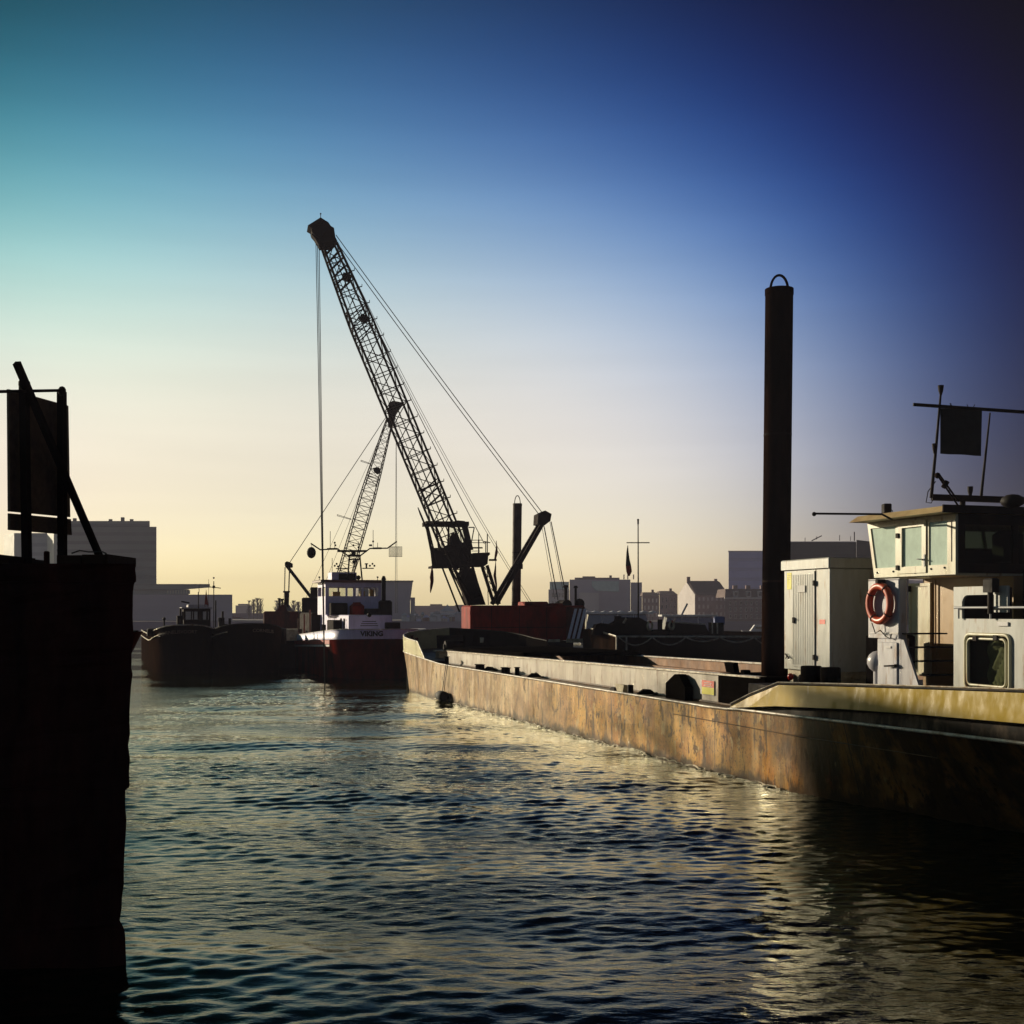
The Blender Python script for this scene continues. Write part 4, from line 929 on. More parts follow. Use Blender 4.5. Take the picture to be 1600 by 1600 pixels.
# ------------------------------------------------------------------ lattice boom helper
def lattice(m, foot, tip, n, g, L0, dep, wid, panels, rc, rl):
    """box boom from foot to tip; n = in-plane normal, g = side normal; dep/wid are functions of 0..1"""
    d = tip - foot
    def c(t, i, j): return foot + d * t + n * (i * dep(t) / 2) + g * (j * wid(t) / 2)
    ts = [k / panels for k in range(panels + 1)]
    for i in (-1, 1):
        for j in (-1, 1): m.tube([c(t, i, j) for t in ts], rc, 6)
    for k in range(panels + 1):
        t = ts[k]
        for i in (-1, 1): m.tube([c(t, i, -1), c(t, i, 1)], rl, 4)
        for j in (-1, 1): m.tube([c(t, -1, j), c(t, 1, j)], rl, 4)
        if k < panels:
            t2 = ts[k + 1]; s = 1 if k % 2 else -1
            for j in (-1, 1): m.tube([c(t, -s, j), c(t2, s, j)] if j > 0 else [c(t, s, j), c(t2, -s, j)], rl, 4)
            for i in (-1, 1): m.tube([c(t, i, -s), c(t2, i, s)], rl, 4)
    return c

def crane():
    a = R(12); e = Vector((math.cos(a), math.sin(a), 0)); g = Vector((math.sin(a), -math.cos(a), 0)); O = Vector((.65, 70, 0))
    Q = lambda px, py, off=0: RP(px, py, O + g * off, g)
    # pontoon under the crane
    pr = thing('crane_pontoon', (1, 70, 0), 'black pontoon under the red crane behind the barge bow', 'pontoon')
    m = MB(); m.bbox(-5.6, 8.6, 65.6, 76, -.6, 1.9, .08); m.build('pontoon_hull', 'black', pr)
    m = MB(); x0 = P(645, 990, 65.9).x; m.bbox(x0, P(724, 990, 65.9).x, 65.9, 66.1, 1.905, 2.72, .03); m.box(x0, x0 + .12, 66.11, 74, 1.905, 2.6); m.build('pontoon_bulwark', 'black', pr)
    for px, py, w, h in ((754, 1000, 4, 4), (866, 1001, 9, 2), (905, 1001, 20, 3), (822, 1000, 7, 2)):
        c = P(px, py, 66.3); m = MB(); m.bbox(c.x - w / 29, c.x + w / 29, 66.2, 66.5, c.z - h / 29, c.z + h / 29, .01); m.build('deck_box', 'box', pr)
    for px in (640, 646): c = P(px, 990, 66.4); m = MB(); m.cyl((c.x, c.y), .1, 1.905, c.z + .1, 12, bev=.02); m.build('bollard', 'black', pr)
    root = thing('lattice_crane', (O.x, O.y, 1.9), 'big red crane with tall lattice boom and cab, on the pontoon', 'crane')
    # undercarriage and house
    hz0, hz1 = Q(818, 1001, 1.5).z, Q(818, 946, 1.5).z
    x0 = (Q(735, 970, 1.5) - O).dot(e); x1 = (Q(914, 970, 1.5) - O).dot(e); hw = 1.5
    H_ = lambda t, o, z: O + e * t + g * o + Vector((0, 0, z))
    m = MB(H_); m.tube([(0.2, 0, 1.905), (.2, 0, hz0)], 1.15, 24); m.bbox(x0 + .8, x1 - .6, -1.3, 1.3, 1.91, hz0 - .06, .05); m.build('undercarriage', 'black', root)
    m = MB(H_); m.bbox(x0, x1, -hw, hw, hz0, hz1, .08); ho = m.build('machinery_house', 'red', root)
    m = MB(H_); q0, q1 = (Q(815, 940, 0) - O).dot(e), (Q(850, 940, 0) - O).dot(e); m.bbox(q0, q1, -1, 1.0, hz1 + .002, hz1 + .22, .05); m.bbox(q1 + .1, q1 + 1.1, -1, .9, hz1 + .002, hz1 + .13, .05); m.build('roof_hatch', 'red', ho)
    m = MB(H_); m.tube([((Q(880, 940, 0) - O).dot(e), -.6, hz1 + .05), ((Q(880, 940, 0) - O).dot(e), .9, hz1 + .05)], .28, 14); m.build('rope_drum', 'crane', ho)
    for px, py, r in ((884, 918, .09), (899.5, 919, .07)):
        c = Q(px, py, .4); q = (c - O).dot(e); m = MB(H_); m.cyl((q, .4), r, hz1, c.z, 10); m.cyl((q, .4), r * 1.9, c.z + .002, c.z + .14, 12, r1=r * 1.3); m.build('exhaust_pipe', 'crane', ho)
    m = MB(H_); m.ball((x1 - .15, .9, hz1 + .1), .3, 12); m.build('end_drum', 'crane', ho)
    s0, s1 = (Q(886, 970, 1.5) - O).dot(e), (Q(908, 970, 1.5) - O).dot(e); w = (s1 - s0) / 3
    m = MB(H_); m.bbox(s0 - .05, x1 + .004, hw + .002, hw + .02, hz0 + .05, hz1 - .1, .01); m.build('counterweight_panel', 'redbrown', ho)
    zz0, zz1 = hz0 + .1, hz1 - .18
    for k in range(3):
        a0 = s0 + w * k * 1.0; m = MB(H_); sh = .42; m.hexa([(a0, hw + .024, zz0), (a0 + w * .6, hw + .024, zz0), (a0 + w * .6 + sh, hw + .024, zz1), (a0 + sh, hw + .024, zz1)], [(a0, hw + .03, zz0), (a0 + w * .6, hw + .03, zz0), (a0 + w * .6 + sh, hw + .03, zz1), (a0 + sh, hw + .03, zz1)])
        m.build('warning_stripe', 'stripe', ho)
    m = MB(H_)
    for q in (.18, .42, .66): t = x0 + (x1 - x0) * q; m.box(t, t + .03, hw + .002, hw + .012, hz0 + .1, hz1 - .1)
    m.box(x0 + .2, s0 - .2, hw + .002, hw + .012, hz0 + .72, hz0 + .75); m.build('panel_seam', 'crane', ho)
    # boom
    foot, tip = Q(741, 934), Q(513, 381); d = (tip - foot).normalized(); n = g.cross(d).normalized()
    if n.x < 0: n = -n
    Lb = (tip - foot).length
    dep = lambda t: .55 + (1.16 - .55) * min(1, t / .12) - max(0, (t - .78) / .22) * .42
    wid = lambda t: 1.35 - max(0, (t - .8) / .2) * .45
    m = MB(); c = lattice(m, foot, tip, n, g, Lb, dep, wid, 22, .068, .026)
    for t0 in (.27, .29, .31, .74, .76, .78, .8):       # doubled lacing at the section joints
        for i in (-1, 1):
            m.tube([c(t0, i, -1), c(t0 + .02, i, 1)], .03, 4); m.tube([c(t0, -1, i), c(t0 + .02, 1, i)], .03, 4)
    for k in range(12):                                  # lacing thickens near the head
        t0 = .87 + .01 * k; m.tube([c(t0, -1, (-1) ** k), c(t0 + .018, 1, (-1) ** k)], .035, 4)
    m.tube([c(t, .15, -.2) for t in (0, .3, .6, .97)], .035, 5); m.tube([c(t, -.55, .6) for t in (0, .3, .6, .97)], .02, 4)
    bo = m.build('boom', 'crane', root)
    for k in range(2, 21):
        m = MB(); p = c(k / 22, 1, 1); q = p + n * .22 - d * .03; m.tube([p, q, q + d * .12 + n * .05], [.035, .03, .02], 5); m.build('rope_guide', 'crane', bo)
    for (t0, sz) in ((.905, .22), (.79, .17)):
        m = MB(); p = c(t0, .2, .2); m.beam(p - d * sz, p + d * sz * .4 + n * .25, .5, .22, g); m.build('walkway_plate', 'crane', bo)
    hd = [(481, 352), (501, 340), (513, 347), (517, 353), (522, 356), (524, 370), (527, 376), (519, 386), (500, 386), (492, 372), (487, 366), (487, 357)]
    m = MB(); m.prism([Q(x, y, .32) for x, y in hd], g * -.64); m.prism([Q(x, y, .6) for x, y in ((481, 352), (501, 339.5), (508, 344), (489, 357))], g * -1.2); m.tube([Q(501, 341), Q(501, 334)], .02, 5); m.ball(Q(501, 334), .05, 6); hdo = m.build('boom_head', 'crane', bo)
    for off in (-.42, .42):
        m = MB(); p = Q(497, 362, 0) + g * off; m.tube([p - g * .08, p + g * .08], .40, 20); m.build('sheave', 'crane', hdo)
    m = MB(); m.prism([Q(x, y, .55) for x, y in ((724, 886), (740, 888), (759, 945), (731, 946), (726, 924), (718, 908))], g * -1.1); m.build('foot_plate', 'crane', bo)
    for x0_, y0_, x1_, y1_ in ((690, 884, 718, 956), (700, 884, 727, 946), (707, 884, 734, 946)):
        m = MB(); m.tube([Q(x0_, y0_, .75), Q(x1_, y1_, .75)], .055, 6); m.build('foot_strut', 'crane', bo)
    m = MB()
    for k in range(7): t = k / 6; p = Q(712 + 22 * t, 890 + 34 * t, .4); m.tube([p, Q(728 + 8 * t, 889 + 22 * t, .2)], .03, 4); m.tube([p, Q(720 + 22 * t, 886 + 34 * t, -.4)], .03, 4)
    m.build('foot_lacing', 'crane', bo)
    # cab behind the boom
    o0, o1 = -1.0, -2.5
    cb = MB(); poly = [(675.5, 868), (736, 866), (737, 884), (675, 885)]
    cb.prism([Q(x, y, o0) for x, y in ((671, 850), (684, 862), (697, 852), (735, 845), (737, 884), (675, 885))], g * .05)
    cb.prism([Q(x, y, o1) for x, y in ((673, 856), (735, 856), (737, 884), (675, 885))], g * .05)
    f0, f1, f2, f3 = Q(675, 884, o0), Q(737, 883, o0), Q(737, 883, o0) + g * (o1 - o0), Q(675, 884, o0) + g * (o1 - o0)
    cb.prism([f0, f1, f2, f3], (0, 0, -.12))
    r0, r1 = Q(666, 820, o0 + .1), Q(733, 821, o0 + .1)
    cb.prism([r0, r1, r1 + g * (o1 - o0 - .2), r0 + g * (o1 - o0 - .2)], (0, 0, .22))
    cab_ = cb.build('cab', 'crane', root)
    for off in (o0, o1):
        for x, y, x2, y2, w in ((666, 820, 674, 860, .14), (726, 822, 735, 860, .34), (701, 822, 700, 856, .10), (681, 822, 686, 860, .09)): m = MB(); m.beam(Q(x, y, off), Q(x2, y2, off), w, .1, g); m.build('cab_pillar', 'crane', cab_)
    m = MB(); m.prism([Q(x, y, -1.2) for x, y in ((700, 817), (715, 813), (726, 814), (732, 820))], g * -1); m.beam(Q(663, 820, -.9), Q(732, 821, -.9), .1, .13); m.build('cab_roof_box', 'crane', cab_)
    for off in (o0 + .01,):
        m = MB(); m.prism([Q(x, y, off) for x, y in ((702, 824), (726, 824), (732, 856), (702, 856))], g * -.01); m.build('window', 'clear', cab_)
    m = MB(); m.beam(Q(732, 824, -1.4), Q(741, 824, -1.4), .05, .06); m.beam(Q(741, 824, -1.4), Q(735, 856, -1.4), .05, .06); m.build('cab_visor', 'crane', cab_)
    m = MB(); m.prism([Q(x, y, -1.5) for x, y in ((703, 842), (708, 832), (714, 834), (718, 846), (720, 862), (703, 862))], g * -.5); m.build('control_seat', 'crane', cab_)
    m = MB(); m.tube([Q(653, 793, -.6), Q(657, 803, -.6), Q(668, 830, -.6)], [.03, .06, .06], 6); m.tube([Q(661, 820, -.6), Q(672, 820, -.6)], .04, 6); m.tube([Q(668, 820, -.5), Q(684, 884, -.5)], .05, 6); m.build('cab_rail', 'crane', cab_)
    # platform with antennas
    m = MB(); m.prism([Q(x, y, -.4) for x, y in ((740, 864), (765, 863), (766, 866), (763, 869), (762, 881), (756, 885), (738, 885), (739, 870))], g * -1.4); pf = m.build('platform', 'crane', root)
    m = MB()
    for x0_, y0_, x1_, y1_, r in ((737, 844, 754, 844, .02), (737, 848, 760, 848, .02), (737, 856, 754, 856, .045), (748, 832, 748, 864, .022), (748, 843, 748, 864, .04), (759, 847, 759, 864, .03), (761.5, 834, 761.5, 864, .03), (756, 846, 766, 848, .03), (737, 861, 750, 861, .02), (764, 875, 776, 875, .06)): m.tube([Q(x0_, y0_, -.5), Q(x1_, y1_, -.5)], r, 5)
    m.build('railing', 'crane', pf)
    # live mast: two perforated bars
    for off in (-.75, .75):
        m = MB(); m.beam(Q(757, 884) + g * off, Q(776, 944) + g * off, .17, .15, g); m.build('inner_mast', 'crane', root)
    m = MB()
    for k in range(6): t = k / 5; m.tube([Q(757 + 19 * t, 886 + 56 * t, -.75), Q(759 + 19 * t, 890 + 56 * t, .75)], .03, 4)
    m.tube([Q(761, 886, 0), Q(763, 945, 0)], .02, 4); m.build('mast_rung', 'crane', root)
    # gantry
    for off in (-.7, .7):
        m = MB(); m.beam(Q(772, 944) + g * off, Q(849, 812) + g * off * .6, .22, .22, g); m.build('gantry_leg', 'crane', root)
    m = MB(); m.beam(Q(810, 885, .7), Q(810, 885, -.7), .5, .3); m.beam(Q(796, 905, .7), Q(796, 905, -.7), .15, .15); m.build('gantry_brace', 'crane', root)
    m = MB(); m.prism([Q(x, y, .55) for x, y in ((841, 803), (852, 797.5), (862, 803), (860, 814), (851, 821), (840, 819))], g * -1.1); gh = m.build('gantry_head', 'crane', root)
    for i, (x0_, y0_, x1_, y1_) in enumerate(((847, 824, 867, 936), (850, 822, 872, 938), (859, 815, 880, 924), (861, 815, 886, 938))):
        m = MB(); off = (-.6, .6, -.6, .6)[i]; m.tube([Q(x0_, y0_, off), Q(x1_, y1_, off)], (.014, .03, .014, .03)[i], 5); m.build('back_stay', 'rope', root)
    # ropes
    for off in (-.45, .45):
        m = MB(); m.tube(sag(Q(524, 371) + g * off, Q(845, 803) + g * off, .1), .024, 5); m.build('pendant_rope', 'rope', root)
    m = MB(); m.tube(sag(Q(527, 382, .2), Q(757, 850, .2), .25), .022, 5); m.build('luffing_rope', 'rope', root)
    for off in (-.3, .3):
        m = MB(); m.tube(sag(Q(527, 380) + g * off, Q(828, 940) + g * off, .75), .013, 4); m.build('winch_rope', 'rope', root)
    b = Q(497, 374, 0)
    for off, x in ((-.28, 493.5), (.0, 496), (.3, 498.5)):
        q = Q(x, 372, off); end = P(507.5 + off * 1.2, 1079, 63.5); m = MB(); m.tube([q, q.lerp(end, .5), end], .02, 5); m.build('hoist_rope', 'rope', root)
    # second spud on the pontoon, flags
    c0 = P(808.5, 940, 73.2)
    spud('spud_pile', (c0.x - .12, 73.2, 0), .265, 1.2, P(808, 787, 73.2).z, .12, 'slim rusty spud pile beside the red crane gantry', (.17, .5), 'crane_far')
    def flag(pts, mats, label, cat='flag'):
        # limp cloth: rows of (x, y, half width) on the crane plane
        f = thing('flag', Q(*pts[0][:2], pts[0][3]), label, cat, 'limp flags on the crane')
        vs = []; n_ = 6
        for (x, y, w_, off) in pts:
            for j in range(n_): t = j / (n_ - 1) * 2 - 1; vs.append(Q(x + w_ * t, y, off + .12 * math.sin(j * 2.1)))
        fs = [[i * n_ + j, i * n_ + j + 1, (i + 1) * n_ + j + 1, (i + 1) * n_ + j] for i in range(len(pts) - 1) for j in range(n_ - 1)]
        m = MB(); m.add(vs, fs, True); m.add([v + g * .02 for v in vs], fs, True); m.build('cloth', mats, f)
        m = MB(); m.tube([Q(pts[0][0], pts[0][1] - 3, pts[0][3]), Q(pts[0][0], pts[0][1] + 4, pts[0][3])], .02, 5); m.build('toggle', 'rope', f)
    flag([(675, 886, .6, -.9), (675, 893, 2, -.9), (674.5, 902, 3, -.9), (675, 908, 2.6, -.9), (674, 916, 2.2, -.9), (672.5, 926, .6, -.9)], 'flagred', 'narrow dark red flag hanging limp below the crane cab')
    flag([(775.5, 848, .4, -.8), (776, 856, 1.2, -.8), (775.5, 864, 2.2, -.8), (773.5, 874, 1.4, -.8)], 'flagbright', 'small bright red flag above the stub arm right of the crane cab')
    flag([(774.5, 878, .4, -.8), (774, 888, 1.2, -.8), (773, 900, 2.2, -.8), (775, 912, 1.6, -.8), (776, 922, .5, -.8)], 'flagred', 'dark red flag hanging below the stub arm right of the crane cab')
crane()

# ------------------------------------------------------------------ second, smaller crane behind the white ship
def crane2():
    Y = 97.; O = Vector((0, Y, 0)); g = Vector((0, -1, 0)); Q = lambda px, py, off=0: RP(px, py, O + g * off, g)
    root = thing('lattice_crane', (Q(470, 985).x, Y, 0), 'smaller crane with thin tapering lattice boom behind the white ship', 'crane')
    m = MB(); m.bbox(Q(412, 990).x, Q(600, 990).x, 93.5, 102, -.5, 2.0, .1); pt = m.build('pontoon', 'box', root)
    m = MB(); m.box(Q(440, 990).x - 1, Q(600, 990).x, 93.3, 93.49, -.4, 1.1); m.build('rubbing_belt', 'black', pt)
    x0, x1 = Q(418, 965).x, Q(472, 965).x; zt = Q(440, 955).z
    m = MB(); m.bbox(x0, x1, 95.2, 98.5, 2.01, zt, .1); ho = m.build('machinery_house', 'redbrown', root)
    m = MB(); m.hexa([(x0 + .9, 95.5, zt + .003), (Q(455, 950).x, 95.5, zt + .003), (Q(455, 950).x, 98, zt + .003), (x0 + .9, 98, zt + .003)], [(x0 + 1.3, 95.8, zt + .5), (Q(450, 945).x, 95.8, zt + .5), (Q(450, 945).x, 97.6, zt + .5), (x0 + 1.3, 97.6, zt + .5)]); m.build('roof_cowl', 'redbrown', ho)
    for px, py, w in ((449.5, 926, .16), (438, 937, .07), (443, 938, .07)):
        q = Q(px, py); m = MB(); m.cyl((q.x, 96.5), w, zt, q.z, 10); m.cyl((q.x, 96.5), w * 1.7, q.z + .002, q.z + .12, 10); m.build('exhaust_pipe', 'crane', ho)
    m = MB(); m.bbox(Q(476, 940).x, Q(505, 940).x, 95.6, 98, 2.01, Q(480, 934).z, .08); m.bbox(Q(489, 930).x, Q(500, 930).x, 95.7, 97.6, Q(480, 934).z + .003, Q(489, 918).z, .05); m.build('engine_block', 'crane', root)
    foot, tip = Q(537, 905), Q(609.5, 655); d = (tip - foot).normalized(); n = g.cross(d)
    m = MB(); c = lattice(m, foot, tip, n, g, 1, lambda t: 1.08 - .62 * max(0, (t - .5) / .5) ** 1.2, lambda t: 1.1 - .5 * max(0, (t - .6) / .4), 22, .045, .018)
    for t0 in (.60, .615, .63, .645): m.tube([c(t0, -1, -1), c(t0 + .01, 1, 1)], .02, 4); m.tube([c(t0, -1, 1), c(t0 + .01, 1, -1)], .02, 4)
    bo = m.build('boom', 'crane_far', root)
    m = MB(); m.prism([Q(x, y, .3) for x, y in ((607, 630), (614, 626), (630, 629), (628, 632), (622, 640), (617, 648), (615, 662), (606, 666), (607, 648))], g * -.6); m.build('boom_head', 'crane_far', bo)
    m = MB(); q = Q(587, 735); m.prism([Q(x, y, .35) for x, y in ((583, 731), (592, 730), (594, 737), (588, 740), (584, 737))], g * -.7); m.build('boom_block', 'crane', bo)
    for x, y, x2, y2 in ((527, 804, 549, 811), (564, 719, 578, 724)):
        m = MB(); m.tube([Q(x, y, .3), Q(x2, y2, .3)], .02, 4); m.tube([Q(x, y + 2, -.3), Q(x2, y2 + 1, -.3)], .02, 4); m.tube([Q(x, y, .3), Q(x, y + 2, -.3)], .02, 4); m.build('rope_spreader', 'crane_far', bo)
    for off in (-.4, .4):
        m = MB(); m.beam(Q(448, 884) + g * off, Q(489, 937) + g * off, .14, .16, g); m.build('gantry_leg', 'crane', root)
    m = MB(); m.prism([Q(x, y, .5) for x, y in ((445, 879), (448, 877), (454, 880), (454, 886), (448, 887), (445, 884))], g * -1); m.build('gantry_head', 'crane', root)
    for x, y, r in ((445, 886, .02), (446, 886, .02), (452.5, 886, .05)):
        m = MB(); m.tube([Q(x, y), Q(x - 1.5 if x < 450 else 450.5, 947)], r, 5); m.build('back_stay', 'rope', root)
    for off in (-.15, .15):
        m = MB(); m.tube([Q(452, 880, off), Q(603, 652, off)], .028, 5); m.build('pendant_rope', 'rope', root)
    for x, y in ((468, 955), (492, 950)):
        m = MB(); m.tube(sag(Q(604, 660), Q(x, y), .2), .013, 4); m.build('winch_rope', 'rope', root)
    for off, x in ((.2, 617.5), (-.2, 620.5)):
        m = MB(); m.tube([Q(619, 660, off), Q(x, 958, off)], .018, 4); m.build('hoist_rope', 'rope', root)
    s = thing('rope_screen', Q(617.5, 870), 'small square wire mesh screen hanging on the hoist ropes', 'screen')
    m = MB(); q = [Q(x, y, .1) for x, y in ((608, 854.5), (628, 854.5), (628, 869.5), (608, 869.5))]; m.tube(q, .03, 5, closed=True); m.build('frame', 'crane_far', s)
    m = MB()
    for k in range(1, 12): t = k / 12; m.tube([q[0].lerp(q[1], t), q[3].lerp(q[2], t)], .012, 4)
    for k in range(1, 9): t = k / 9; m.tube([q[0].lerp(q[3], t), q[1].lerp(q[2], t)], .012, 4)
    m.build('wire_mesh', 'crane_far', s)
crane2()

# ------------------------------------------------------------------ white ship VIKING
def viking():
    SA = math.atan2(.95, -.312); OV = Vector((-7.75, 72.6, 0)); fu = Vector((math.cos(SA), math.sin(SA), 0)); fv = Vector((-fu.y, fu.x, 0))
    T = lambda u, v, z: OV + fu * u + fv * v + Vector((0, 0, z))      # u aft, v to picture left
    QU = lambda px, py, u: RP(px, py, OV + fu * u, fu)
    root = thing('motor_vessel', OV, 'white and dark red motor vessel lettered VIKING, bow towards us', 'ship')
    L, Bm = 26, 5.3
    zt = lambda u: 2.92 - .62 * min(1, u / 16)
    zb = lambda u: 2.36 - .42 * min(1, u / 16)
    m = MB(T); hf = hull(m, None, L, Bm, zb, 2.4, 3.2, .20, nz=5); hl = m.build('hull', M('dark_red_hull', (.17, .014, .009), .7, col2=(.02, .008, .006), cov=.5, scale=.6, streak=.4, spec=0), root)
    # white bulwark band standing on the hull
    m = MB(T); us = [2.4 * (i / 26) ** 1.9 for i in range(27)] + [2.4 + (L - 2.4) * i / 8 for i in range(1, 9)]; vs = []; fs = []
    for u in us:
        h = hf(u)
        for s in (1, -1): vs += [(u - .02, s * (h + .012), zb(u) + .005), (u - .02, s * (h + .03), zt(u)), (u + .06, s * (max(0, h - .05)), zt(u)), (u + .06, s * max(0, h - .05), zb(u) + .005)]
    for i in range(len(us) - 1):
        for s in (0, 4):
            for k in range(3): a_ = i * 8 + s + k; fs.append([a_, a_ + 1, a_ + 9, a_ + 8])
    m.add(vs, fs, True); bw = m.build('bulwark', 'whiteblue', root)
    m = MB(T)
    for s in (1, -1): m.tube([(u - .02, s * (hf(u) + .02), zt(u) + .02) for u in us], .03, 5)
    m.build('cap_rail', 'white', bw)
    m = MB(T); m.add([q for u in us for q in ((u + .07, hf(u) * .97, zb(u) + .05), (u + .07, -hf(u) * .97, zb(u) + .05))], [[2 * i, 2 * i + 1, 2 * i + 3, 2 * i + 2] for i in range(len(us) - 1)]); m.build('deck', 'deck', root)
    for nm, z0, z1, mat_ in (('red_band', -.27, -.03, 'lifebuoy'), ('white_band', -.42, -.30, 'white')):
        m = MB(T); U = [1.9 + i * .8 for i in range(21)]; vs = []
        for u in U: h = hf(u) + .02; vs += [(u, h, zb(u) + z0), (u, h, zb(u) + z1)]
        m.add(vs, [[2 * i, 2 * i + 1, 2 * i + 3, 2 * i + 2] for i in range(len(U) - 1)]); m.build(nm, mat_ if nm != 'red_band' else M('signal_red_band', (.42, .02, .012), .5), hl)
    # lettering wrapped on the bow
    cpx = 581.; q = QU(cpx, 990.5, 0); vc = (q - OV).dot(fv); zc = q.z
    def ub(v):
        lo, hi = 0., 2.4
        for _ in range(30):
            md = (lo + hi) / 2
            if hf(md) < abs(v): lo = md
            else: hi = md
        return hi
    def fn(x, y): v = vc - x; return T(ub(abs(v)) - .055, v + (.012 if v > 0 else -.012), zc + y)
    text('VIKING', .40, fn, 'lettering', 'text', bw, bold=.018)
    # lower house
    hz0, hz1 = 2.3, P(545, 961, 76).z
    vA, vB = (QU(545, 970, 3.0) - OV).dot(fv), (QU(613, 970, 3.0) - OV).dot(fv)
    m = MB(T); m.bbox(3.0, 14.5, vB, vA, hz0, hz1, .05); lh = m.build('deckhouse', 'whiteblue', root)
    for u, z in ((4.2, 3.25), (5.3, 3.25)):
        m = MB(T); m.box(u, u + .55, vA + .002, vA + .02, z - .45, z + .3); m.build('window', 'dkglass', lh)
    for u in (9.2, 11.2, 12.4):
        m = MB(T); m.box(u, u + .5, vA + .002, vA + .02, 2.55, 3.1); m.build('window', 'dkglass', lh)
    m = MB(T); m.bbox(5.2, 7.6, vA + .01, vA + .55, 2.3, 3.45, .05); m.build('side_locker', 'crane', lh)
    m = MB(T); m.bbox(2.4, 2.95, vA + .1, vA + .65, 2.4, 2.95, .05); m.build('anchor_winch', 'black', root)
    for px in (607, 618):
        q = QU(px, 978, 2.0); m = MB(T); v = (q - OV).dot(fv); m.bbox(1.6, 2.1, v - .22, v + .22, 2.4, q.z + .22, .04); m.build('bow_winch', 'black', root)
    for k, (w_, z) in enumerate(((.42, 0), (.5, -.14), (.55, -.26))):
        q = QU(577, 971, 2.98); v = (q - OV).dot(fv); m = MB(T); m.box(2.97, 2.995, v - w_, v + w_, q.z + z - .02, q.z + z + .02); m.build('grab_rail', 'crane', lh)
    m = MB(T); q = QU(577, 961, 2.9); v = (q - OV).dot(fv); m.ball((2.9, v, q.z), .14, 8); m.build('bell', 'black', lh)
    # wheelhouse
    u0 = 8.0; wl, wr = (QU(508.5, 940, u0) - OV).dot(fv), (QU(595, 940, u0) - OV).dot(fv)
    Z = lambda py, u=u0: QU(550, py, u).z
    z0, z1, za, zb_ = hz1 + .004, Z(910), Z(931.5), Z(917.5)
    m = MB(T); t = .08
    for ua, ubb in ((u0, u0 + t), (u0 + 3, u0 + 3 + t)):
        if ua == u0: m.box(ua, ubb, wr, wl, z0, za)
        else: m.box(ua, ubb, wr, wl, z0, za)
        m.box(ua, ubb, wr, wl, zb_, z1)
        V = lambda px: (QU(px, 925, u0) - OV).dot(fv)
        for x, x2 in ((508.5, 514), (540, 543), (553, 556), (565, 568), (591, 595)): m.box(ua, ubb, V(x2), V(x), za, zb_)
    for v in (wl - t, wr): m.box(u0 + t, u0 + 3, v, v + t, z0, za); m.box(u0 + t, u0 + 3, v, v + t, zb_, z1); m.box(u0 + 1.4, u0 + 1.6, v, v + t, za, zb_)
    wh = m.build('wheelhouse', 'whiteblue', root)
    for x, x2 in ((514, 540), (543, 553), (556, 565), (568, 591)):
        m = MB(T); m.box(u0 + .03, u0 + .04, V(x2), V(x), za, zb_); m.build('window', 'clear', wh)
    for x, x2 in ((514, 540), (543, 553), (556, 565), (568, 591)):
        m = MB(T); m.box(u0 + 3.03, u0 + 3.04, V(x2), V(x), za, zb_); m.build('window', 'clear', wh)
    m = MB(T); m.bbox(u0 - .35, u0 + 3.3, wr - .25, wl + .35, z1 + .003, z1 + .16, .04); m.build('roof', M('maroon_roof_paint', (.10, .025, .018), .5), wh)
    m = MB(T); m.box(u0 + 1.2, u0 + 1.8, V(576), V(569), z0 + .3, za + .35); m.box(u0 + 1.2, u0 + 1.6, V(590), V(584), z0 + .3, zb_ - .1); m.box(u0 + 1, u0 + 1.5, V(536), V(524), z0 + .3, za + .3); m.build('helm_chair', 'ochrewall', wh)
    m = MB(T); q0, q1 = (QU(516, 950, 7.3) - OV).dot(fv), (QU(542, 950, 7.3) - OV).dot(fv); m.bbox(7.0, 7.9, q1, q0, hz1 + .005, QU(520, 942, 7).z, .05); gr = m.build('radiator_housing', 'crane', root)
    m = MB(T); m.tube([(6.98, (q0 + q1) / 2, hz1 + .42), (6.94, (q0 + q1) / 2, hz1 + .42)], .3, 16); m.build('fan', 'black', gr)
    m = MB(T); q0, q1 = (QU(550, 950, 6.5) - OV).dot(fv), (QU(568, 950, 6.5) - OV).dot(fv); zz = QU(556, 941, 6.5).z
    m.bbox(6.0, 7.6, q1, q0, hz1 + .005, zz, .25); m.build('covered_dinghy', 'red', root)
    m = MB(T); q0, q1 = (QU(572, 950, 6.5) - OV).dot(fv), (QU(592, 950, 6.5) - OV).dot(fv); m.box(6.2, 7.5, q1, q0, hz1 + .005, QU(580, 951, 6.5).z); m.build('deck_box', 'black', root)
    # upper box
    m = MB(T); q0, q1 = (QU(518.5, 900, 9) - OV).dot(fv), (QU(557.5, 900, 9) - OV).dot(fv); zz = QU(540, 894, 9).z
    m.bbox(9, 10.6, q1, q0, z1 + .165, zz, .04); ub_ = m.build('upper_box', 'whiteblue', wh)
    m = MB(T); m.box(8.96, 8.995, q1 + .1, q1 + 1.2, z1 + .2, zz - .1); m.build('dark_panel', 'crane', ub_)
    # exhaust stack at the right
    m = MB(); c = QU(599.5, 920, 6.5); m.cyl((c.x, c.y), .13, hz1, QU(599.5, 906, 6.5).z, 12); m.cyl((c.x, c.y), .17, QU(599, 906, 6.5).z, QU(599, 900, 6.5).z, 12, r1=.08); c2 = QU(602, 948, 6.4)
    m.bbox(c2.x - .42, c2.x + .42, c2.y - .3, c2.y + .3, QU(602, 962, 6.4).z, QU(602, 938, 6.4).z, .1); m.box(c2.x - .35, c2.x + .1, c2.y - .2, c2.y + .2, QU(602, 974, 6.4).z, QU(602, 962, 6.4).z); m.build('exhaust_stack', 'black', root)
